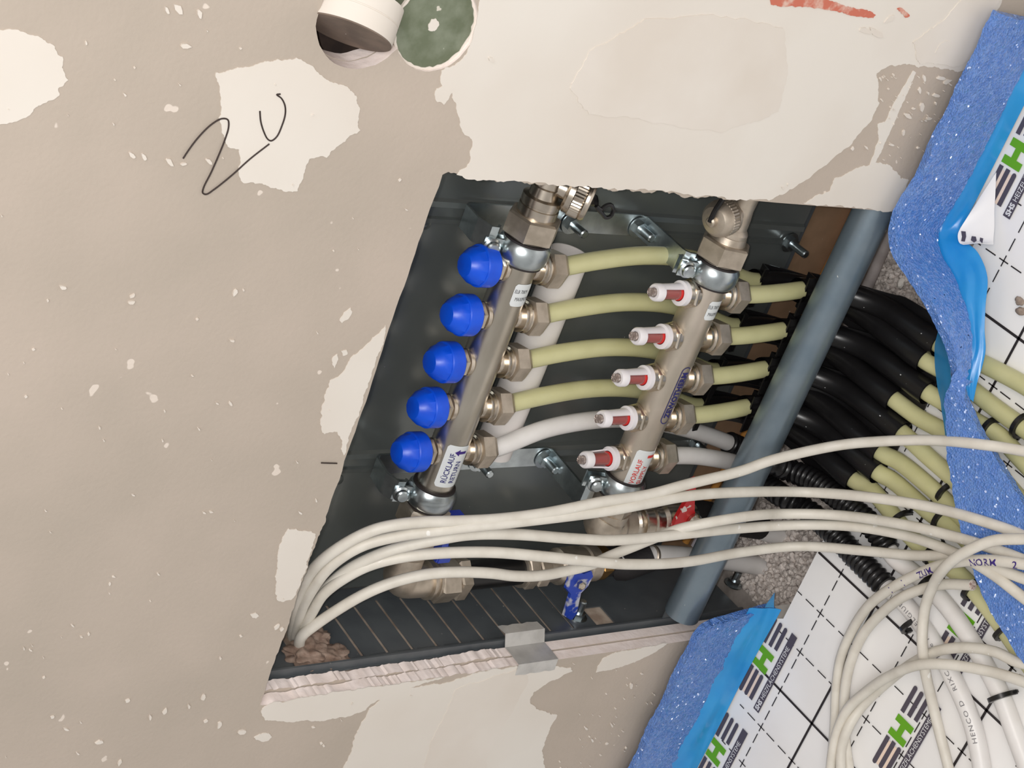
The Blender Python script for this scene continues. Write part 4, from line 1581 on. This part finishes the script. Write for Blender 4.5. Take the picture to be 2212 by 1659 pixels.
b.lathe(p2_[0], d_, [(0.0042, -0.0002), (0.0042, 0.0004), (0.0030, 0.0007)], 16)
b.build('cut_end', 'cable_cut', l2c)
cable('coiled_cable', [(2320, 1420, z, .030), (2146 + 66, 1434, z, .029), (2146, 1407, z, .027), (2086, 1399, z, .025), (2026, 1406, z, .022), (1975, 1430, z, .018), (1915, 1475, z, .009), (1860, 1528, z, .0075), (1832, 1572, z, .016), (1818, 1615, z, .0165), (1816, 1659, z, .017), (1820, 1740, z, .014)],
      'coiled white cable, upper of the two arcs at the right', GL)
cable('coiled_cable', [(2320, 1520, z, .030), (2212, 1473, z, .030), (2131, 1449, z, .030), (2041, 1435, z, .038), (1981, 1437, z, .038), (1920, 1461, z, .028), (1875, 1491, z, .020), (1830, 1533, z, .018), (1808, 1581, z, .018), (1798, 1626, z, .019), (1794, 1670, z, .018), (1796, 1740, z, .017)],
      'coiled white cable, lower of the two arcs at the right', GL)
cable('coiled_cable', [(2320, 1160, z, .066), (2212, 1164, z, .066), (2146, 1168, z, .069), (2086, 1192, z, .070), (2041, 1226, z, .062), (2011, 1274, z, .043), (1996, 1325, z, .033), (1992, 1386, z, .032), (1998, 1446, z, .026), (2011, 1506, z, .012), (2029, 1581, z, .0065), (2048, 1655, z, .0065), (2065, 1730, z, .006)],
      'coiled white cable dropping steeply across the logo print', GL)
tx = MB()
qp = list(reversed(p1_))
fn, ln = on_path(qp, RC, nv, 0.0)


def near(path, px, py):
    tgt = None
    best = 1e9
    s = 0
    for k, p in enumerate(path):
        if k:
            s += (path[k] - path[k - 1]).length
        d = p - CAM
        x = d.dot(RX) / d.dot(RZ) * FPX + 1106
        yy = d.dot(RY) / d.dot(RZ) * FPX + 829.5
        dd = (x - px) ** 2 + (yy - py) ** 2
        if dd < best:
            best, tgt = dd, s
    return tgt


for grp in ((('NORM', 2096, 1209), ('2', 2192, 1216)), (('ZUM', 1986, 1238), ('I', 1925, 1272), ('I', 1950, 1256))):
    tx = MB()
    for (txt, ax, ay) in grp:
        s0 = near(qp, ax, ay)
        write(tx, txt, 0.0088, lambda x, y_: fn(s0 + x * 1.2 + y_ * .15, y_ - 0.0028), 0, bold=0.00008)
    tx.build('handwriting', 'ink_purple', l1)

# ================================================================== BLUE EDGE STRIPS
def resample(rows, n):
    """rows of (a, b) points smoothed into n times as many"""
    A_ = smooth_path([r[0] for r in rows], n)
    B_ = smooth_path([r[1] for r in rows], n)
    return list(zip(A_, B_))


def foam_sheet(rows, n, th, seed, cols=14, amp=0.0011):
    out = []
    for i, (a, b_) in enumerate(resample(rows, n)):
        row = []
        for j in range(cols + 1):
            f = j / cols
            p = a.lerp(b_, f)
            k = noise.noise(p * 160 + V((seed, 0, 0))) * amp + noise.noise(p * 45 + V((seed, 9, 0))) * amp
            e = noise.noise(p * 240 + V((3, seed, 0))) * 0.0012 if j in (0, cols) else 0
            row.append(p + V((0, -k, k * .5)) + (a - b_).normalized() * e)
        out.append(row)
    m = MB()
    m.sheet(out, th)
    return m


rows = []
for k in range(23):
    x = -1.30 + 0.43 * k / 22
    rows.append((V((x, -.0122, 0.0905 + .0015 * math.sin(k * 1.7))), V((x, -.0132, -.002))))
rows += [(V((-.858, -.0122, .0835)), V((-.846, -.0145, -.002))), (V((-.852, -.0124, .074)), V((-.836, -.0165, -.002)))]
ls = thing('edge_insulation_strip', (-1.05, -.012, 0), 'blue foam edge strip with film standing left of the pit, by the printed logos', 'foam strip')
m = foam_sheet(rows, 6, -0.0092, 3)
m.build('foam_band', 'foam', ls, angle=60)
b = MB()
frows = []
for i in range(120):
    x = -1.30 + 0.464 * i / 119
    wv = noise.noise(V((x * 9, 1, 4)))
    fr_ = []
    yo = -0.0305 - .004 * wv - .004 * max(0, (x + .95)) * 10 * .6
    for j in range(13):
        f = j / 12
        bul = math.sin(f * PI)
        yy = -0.0215 + (yo + 0.0215) * f - 0.004 * bul * noise.noise(V((x * 14, f * 2, 1))) + (.0)
        zz_ = 0.033 * (1 - f) ** 1.25 + 0.0022 + 0.0035 * bul * noise.noise(V((x * 16 + f * 4, f * 5, 2)))
        fr_.append(V((x + f * .004, min(yy, -.0212), max(zz_, .0018))))
    frows.append(fr_)
b.sheet(frows, 0.0004)
b.build('film_apron', 'blue_film', ls, angle=70)
b = MB()
b.sheet([[PZ(1652, 1312, .030), PZ(1662, 1312, .028), PZ(1672, 1313, .026)], [PZ(1657, 1303, .036), PZ(1664, 1301, .034), PZ(1672, 1300, .032)], [PZ(1666, 1291, .042), PZ(1669, 1290, .041), PZ(1673, 1289, .040)], [PZ(1672, 1281, .048), PZ(1673, 1281, .048), PZ(1673.5, 1281, .048)]], .0003)
b.build('film_scrap', 'blue_film_thin', ls, angle=70)

us = thing('edge_insulation_strip', (-.36, -.012, 0), 'torn blue foam edge strip right of the pit, bent out over the yellow pipes', 'foam strip')
rows = []
for k in range(10):
    x = -.204 - 0.160 * k / 9
    rows.append((V((x, -.0122, .0895 + .0012 * math.sin(k * 2.1))), V((x, -.0132, .026))))
px_rows = [((1933, 446, .0940), (2026, 468, .030)), ((1919, 495, .0935), (2010, 500, .030)), ((1920, 528, .0925), (2010, 525, .031)), ((1930, 556, .090), (2020, 562, .032)), ((1957, 598, .086), (2043, 600, .034)), ((1992, 651, .080), (2066, 653, .036)), ((2015, 694, .074), (2081, 704, .038)), ((2040, 747, .066), (2087, 747, .040)),
           ((2050, 783, .060), (2081, 797, .044)), ((2055, 812, .055), (2083, 824, .046)), ((2053, 848, .048), (2094, 860, .045)), ((2053, 893, .044), (2113, 903, .041)), ((2055, 935, .041), (2133, 942, .038)), ((2058, 985, .039), (2157, 981, .036)), ((2066, 1037, .037), (2187, 1029, .034)),
           ((2074, 1089, .036), (2215, 1078, .033)), ((2085, 1140, .035), (2245, 1130, .032)), ((2102, 1200, .033), (2275, 1195, .030)), ((2124, 1258, .031), (2305, 1260, .029)), ((2149, 1312, .030), (2330, 1330, .028)), ((2182, 1368, .029), (2355, 1400, .027)), ((2216, 1422, .028), (2380, 1460, .026)), ((2270, 1490, .028), (2410, 1530, .026))]
rows += [(PZ(*a), PZ(*c)) for a, c in px_rows]
m = foam_sheet(rows, 6, 0.0085, 8)
m.build('foam_band', 'foam', us, angle=60)
b = MB()
frows = []
fr_in = []
for k in range(9):
    x = -.206 - 0.155 * k / 8
    fr_in.append((V((x, -.0140, .0330)), V((x, -.0220, .0026))))
fpx = [((2022, 468, .0295), (2090, 468, .006)), ((2004, 500, .0295), (2070, 506, .012)), ((2012, 558, .030), (2112, 545, .019)), ((2036, 600, .032), (2133, 598, .023)), ((2059, 653, .034), (2129, 660, .025)), ((2074, 704, .036), (2127, 712, .027)), ((2079, 747, .038), (2129, 757, .028)), ((2074, 797, .041), (2121, 795, .030)),
       ((2076, 824, .043), (2111, 826, .032)), ((2086, 858, .042), (2102, 868, .034))]
fr_in += [(PZ(*a), PZ(*c)) for a, c in fpx]
for i, (a, c) in enumerate(resample(fr_in, 6)):
    row = []
    for j in range(13):
        f = j / 12
        p = a.lerp(c, f)
        k = math.sin(f * PI) * noise.noise(V((p.x * 30, p.y * 30, f * 4))) * .003
        row.append(p + V((0, 0, k)))
    frows.append(row)
b.sheet(frows, 0.0004)
b.build('film_apron', 'blue_film', us, angle=70)
b = MB()
lpx = [((2026, 712, .040), (2046, 722, .062)), ((2020, 745, .033), (2052, 752, .058)), ((2019, 775, .030), (2057, 783, .052)), ((2023, 830, .028), (2060, 818, .046)), ((2031, 868, .028), (2060, 858, .041)), ((2040, 925, .028), (2060, 922, .037)), ((2047, 985, .028), (2064, 985, .034)), ((2058, 1050, .027), (2074, 1044, .032)), ((2069, 1100, .027), (2081, 1096, .031))]
frows = []
for a, c in resample([(PZ(*a), PZ(*c)) for a, c in lpx], 6):
    frows.append([a.lerp(c, j / 8) + V((0, 0, .0012 * noise.noise((a.lerp(c, j / 8)) * 60))) for j in range(9)])
b.sheet(frows, -0.0003)
b.build('film_fold', 'blue_film_thin', us, angle=70)

# a torn corner of the printed film, lifted against the blue apron
b = MB()
fl_rows = [((2152, 372, .004), (2108, 440, .012)), ((2150, 420, .005), (2089, 470, .017)), ((2148, 455, .006), (2071, 500, .020)), ((2148, 490, .007), (2069, 512, .021)), ((2146, 515, .009), (2074, 526, .022)), ((2146, 528, .011), (2112, 524, .024))]
rw = []
for a, c in resample([(PZ(*a), PZ(*c)) for a, c in fl_rows], 4):
    rw.append([a.lerp(c, j / 6) for j in range(7)])
b.sheet(rw, 0.0004)
fc = b.build('film_corner', 'film_white', us, angle=70)
b = MB()
for (q) in ([(2076, 499), (2086, 500), (2087, 511), (2084, 522), (2076, 521), (2078, 511)], [(2099, 510), (2108, 511), (2110, 520), (2104, 524), (2097, 519)], [(2117, 513), (2124, 515), (2122, 526), (2116, 520)]):
    b.add([PZ(x_, y_, .0245) for x_, y_ in q], [tuple(range(len(q)))])
b.build('torn_logo_print', 'logo_dark', us)

# ================================================================== CLIPS
def clip(px, py, ax, ay, r, label):
    """a black tacker clip over a pipe at (px, py); (ax, ay) is a point further along the pipe"""
    c = PZ(px, py, ZF)
    t = (PZ(ax, ay, ZF) - c).normalized()
    sd = V((0, 0, 1)).cross(t).normalized()
    tg = thing('pipe_clip', V((c.x, c.y, 0.001)), label, 'clip', 'black clips over the floor pipes')
    b = MB()
    rows = []
    R_ = r + 0.0006
    for k in range(15):
        a = PI * (k / 14) * 1.16 - .25
        p = c + sd * math.cos(a) * R_ + V((0, 0, math.sin(a) * R_))
        n_ = (sd * math.cos(a) + V((0, 0, math.sin(a))))
        rows.append([p - t * .0024, p + t * .0024, p + n_ * .0034 + t * .0020, p + n_ * .0034 - t * .0020, p - t * .0024])
    b.sheet(rows, 0)
    b.build('clip_arch', 'black', tg, angle=50)
    for s_ in (-1, 1):
        b = MB()
        f = c + sd * s_ * (R_ + .0012)
        b.box((f.x, f.y, 0.0058), (0.0036, 0.0042, 0.0088), Matrix((sd, t, V((0, 0, 1)))).transposed())
        b.box((f.x + sd.x * s_ * .002, f.y + sd.y * s_ * .002, 0.0042), (0.0050, 0.0026, 0.0022), Matrix((sd, t, V((0, 0, 1)))).transposed())
        b.build('barb', 'black', tg)
    return tg


for px, py, ax, ay, r, lab in (
        (2138, 929, 2170, 950, RP, 'black clip on a yellow pipe, between the foam strip and the highest cable'),
        (2205, 920, 2230, 938, RP, 'black clip at the picture edge on the second yellow pipe'),
        (2046, 1063, 2075, 1095, RP, 'black clip on a yellow pipe, under the foam strip between two cables'),
        (1944, 1124, 1965, 1150, RP, 'black clip on a yellow pipe below the second cable from the top'),
        (2034, 1124, 2060, 1143, RP, 'black clip on a yellow pipe just under the second cable from the top'),
        (2016, 1196, 2050, 1224, RP, 'black clip on a yellow pipe where the lower cables come together'),
        (2101, 1273, 2116, 1289, RP, 'black clip on a yellow pipe beside the cut cable end'),
        (2172, 1363, 2190, 1388, RP, 'black clip on a yellow pipe at the lower edge of the foam'),
        (1970, 1350, 1985, 1374, 0.0085, 'black clip on the printed white pipe inside the cable coil'),
        (2002, 1266, 2030, 1293, 0.0085, 'black clip on the outer white pipe under the coiled cables'),
        (2163, 1505, 2175, 1536, 0.0085, 'black clip on the outer white pipe, nearest the bottom right corner')):
    clip(px, py, ax, ay, r, lab)

# ================================================================== SMALL THINGS
# plug cut from the board, hanging tilted in its hole
n_ = V((-0.862, -0.401, 0.303)).normalized()
pc = PY(752, 67, 0.003)
b = MB()
b.lathe(pc - n_ * .024, n_, [(0.0298, 0), (0.0298, 0.0114), (0.0292, 0.0118), (0.0292, 0.0122), (0.0298, 0.0126), (0.0298, 0.0245)], 48)
pl = thing('plasterboard_plug', pc, 'white plasterboard disc hanging tilted in the left round hole', 'board cutout', 'cut-out board discs')
b.build('plug_core', 'filler', pl, angle=40)
b = MB()
b.lathe(pc + n_ * .0006, n_, [(0.0296, 0), (0.0296, 0.0008)], 48)
b.build('plug_card_face', 'disc_face', pl, angle=40)
b = MB()
b.slab(jag([(pc.x + .004, pc.z - .008), (pc.x + .0045, pc.z - .004), (pc.x + .0035, pc.z - .002)], .0003, 1, 1), [], lambda a, c: pc + n_ * .0016 + V((0, 0, c - pc.z)) * .4 + V((n_.y, -n_.x, 0)) * (a - pc.x), n_ * .0003)
b.build('plug_dab', 'filler', pl)
gd = thing('plasterboard_plug', V((c2[0], 0.006, c2[1])), 'green moisture-board disc with a white dab set in the right round hole', 'board cutout', 'cut-out board discs')
b = MB()
pts = jag([(c2[0] + 0.0302 * math.cos(2 * PI * k / 40), c2[1] + 0.0302 * math.sin(2 * PI * k / 40)) for k in range(40)], .0004, 2, 9)
b.slab(pts, [], lambda a, c: V((a, 0.0035, c)), (0, 0.012, 0))
b.build('plug_core', 'green_board', gd, angle=40)
b = MB()
dc = PY(937, 54, 0.003)
b.slab(jag([(dc.x + .0046 * math.cos(k) * (1 + .25 * math.sin(3 * k)), dc.z + .0042 * math.sin(k)) for k in (0, .8, 1.6, 2.4, 3.2, 4, 4.8, 5.5)], .0006, 3, 6), [], lambda a, c: V((a, 0.0028, c)), (0, 0.0008, 0))
b.build('plug_dab', 'filler', gd)
b = MB()
rim = []
ro = [(c2[0] + r2 * 1.004 * math.cos(2 * PI * k / 60), c2[1] + r2 * 1.004 * math.sin(2 * PI * k / 60)) for k in range(60)]
R = rnd(4)
ri = [(c2[0] + (0.0301 - R.uniform(-.0002, .0012)) * math.cos(2 * PI * k / 60), c2[1] + (0.0301 - R.uniform(-.0002, .0012)) * math.sin(2 * PI * k / 60)) for k in range(60)]
b.slab(ro, [ri], lambda a, c: V((a, 0.0030, c)), (0, 0.002, 0))
b.build('plug_rim', 'filler_thin', gd)
# timber and card seen inside the open half of the hole
b = MB()
b.box((c1[0] - .005, 0.075, c1[1]), (0.10, 0.02, 0.16))
tag(b.build('timber_stud', 'cavity'), 'brown timber stud inside the open round hole', 'stud')
b = MB()
qq = [PY(x, y_, 0.012) for x, y_ in ((832, 82), (852, 98), (862, 120), (858, 126), (836, 104), (822, 100))]
b.slab([(p.x, p.z) for p in qq], [], lambda a, c: V((a, 0.009, c)), (0, 0.010, 0))
tag(b.build('card_scrap', mat('red_brown_card', (160, 118, 98), .9)), 'red-brown scrap of card between the two round holes', 'card scrap')

# lump of mounting foam where the cables enter
b = MB()
lc = PX(640, 1398, XL)
b.blob(lc + V((0.002, -0.012, -0.004)), (0.0085, 0.017, 0.020), 3, 0.5, 2.8, 5)
b.blob(lc + V((0.004, 0.006, -0.018)), (0.0075, 0.013, 0.016), 5, 0.5, 3.0, 4)
b.blob(lc + V((0.002, -0.018, -0.024)), (0.0055, 0.013, 0.018), 6, 0.5, 3.0, 4)
tag(b.build('mounting_foam', 'lump', angle=70), 'lump of brown mounting foam round the cables in the cabinet corner', 'foam lump')

# silver tape folded over the cut board edge
b = MB()
tp_ = []
za, zb_ = 0.296, 0.248
jit = lambda k: 0.0008 * math.sin(k * 2.3)
for k in range(9):
    zt_ = za + (zb_ - za) * k / 8
    tp_.append([V((XL + .0135, 0.0415 + jit(k), zt_ + .002)), V((XL + .0135, 0.0300, zt_)), V((XL + .0022, 0.0236, zt_)), V((XL + .0024, 0.012 + jit(k), zt_)), V((XL + .0020, -.0012, zt_)), V((XL - .004, -.0016, zt_)), V((XL - .0115 + jit(k + 3), -.0014, zt_ - .001))])
b.sheet(tp_, 0.0003)
tag(b.build('tape_piece', 'tape', angle=60), 'piece of silver tape folded over the cut edge of the opening', 'tape')

# two pebbles on the film at the right
for (px, py, lab, sd) in ((2203, 651, 'small brown pebble on the white film, the one farther from the pipes', 1), (2205, 672, 'small brown pebble on the white film, the one nearer the pipes', 2)):
    b = MB()
    b.blob(PZ(px, py, .0035), (0.0036, 0.0046, 0.0032), sd, .35, 1.8, 3)
    tag(b.build('pebble', 'pebble', angle=80), lab, 'pebble', 'pebbles on the film')

# thin lines along the foot of the cavity, and the conduit lying in the pit
for nm, m_, y_, z_, r_, lab in (('cable_band', 'orange', 0.146, -0.060, .0042, 'orange line running along the foot of the brown cavity'),
                                ('cable_band', 'pale_band', 0.138, -0.066, .0036, 'pale line beside the orange one at the foot of the cavity'),
                                ('cable_band', 'blue_band', 0.131, -0.069, .0034, 'blue line beside the pale one at the foot of the cavity')):
    b = MB()
    b.tube(smooth_path([V((x_, y_ + .001 * math.sin(x_ * 30), z_ + .022 * max(0, (-x_ - .68)) / .2)) for x_ in (-.42, -.5, -.58, -.66, -.74, -.82, -.885)], 4), r_, 10)
    tag(b.build(nm, m_), lab, 'cable', 'thin lines along the cavity foot')
b = MB()
ca_, cb_ = PZ(1912, 530, -.050), PZ(1818, 745, -.050)
cd_ = (ca_ - cb_).normalized()
b.tube([cb_ - cd_ * .08, cb_, ca_, ca_ + cd_ * .04], 0.0062, 14)
tag(b.build('floor_conduit', 'conduit'), 'grey-pink conduit lying in the granules along the grey rail', 'conduit')
b = MB()
b.blob(PZ(1945, 612, -.048), (0.006, 0.004, 0.003), 4, .5, 2, 2)
tag(b.build('plaster_crumb', 'filler', angle=30), 'white plaster crumb on the granules near the foam strip', 'crumb')
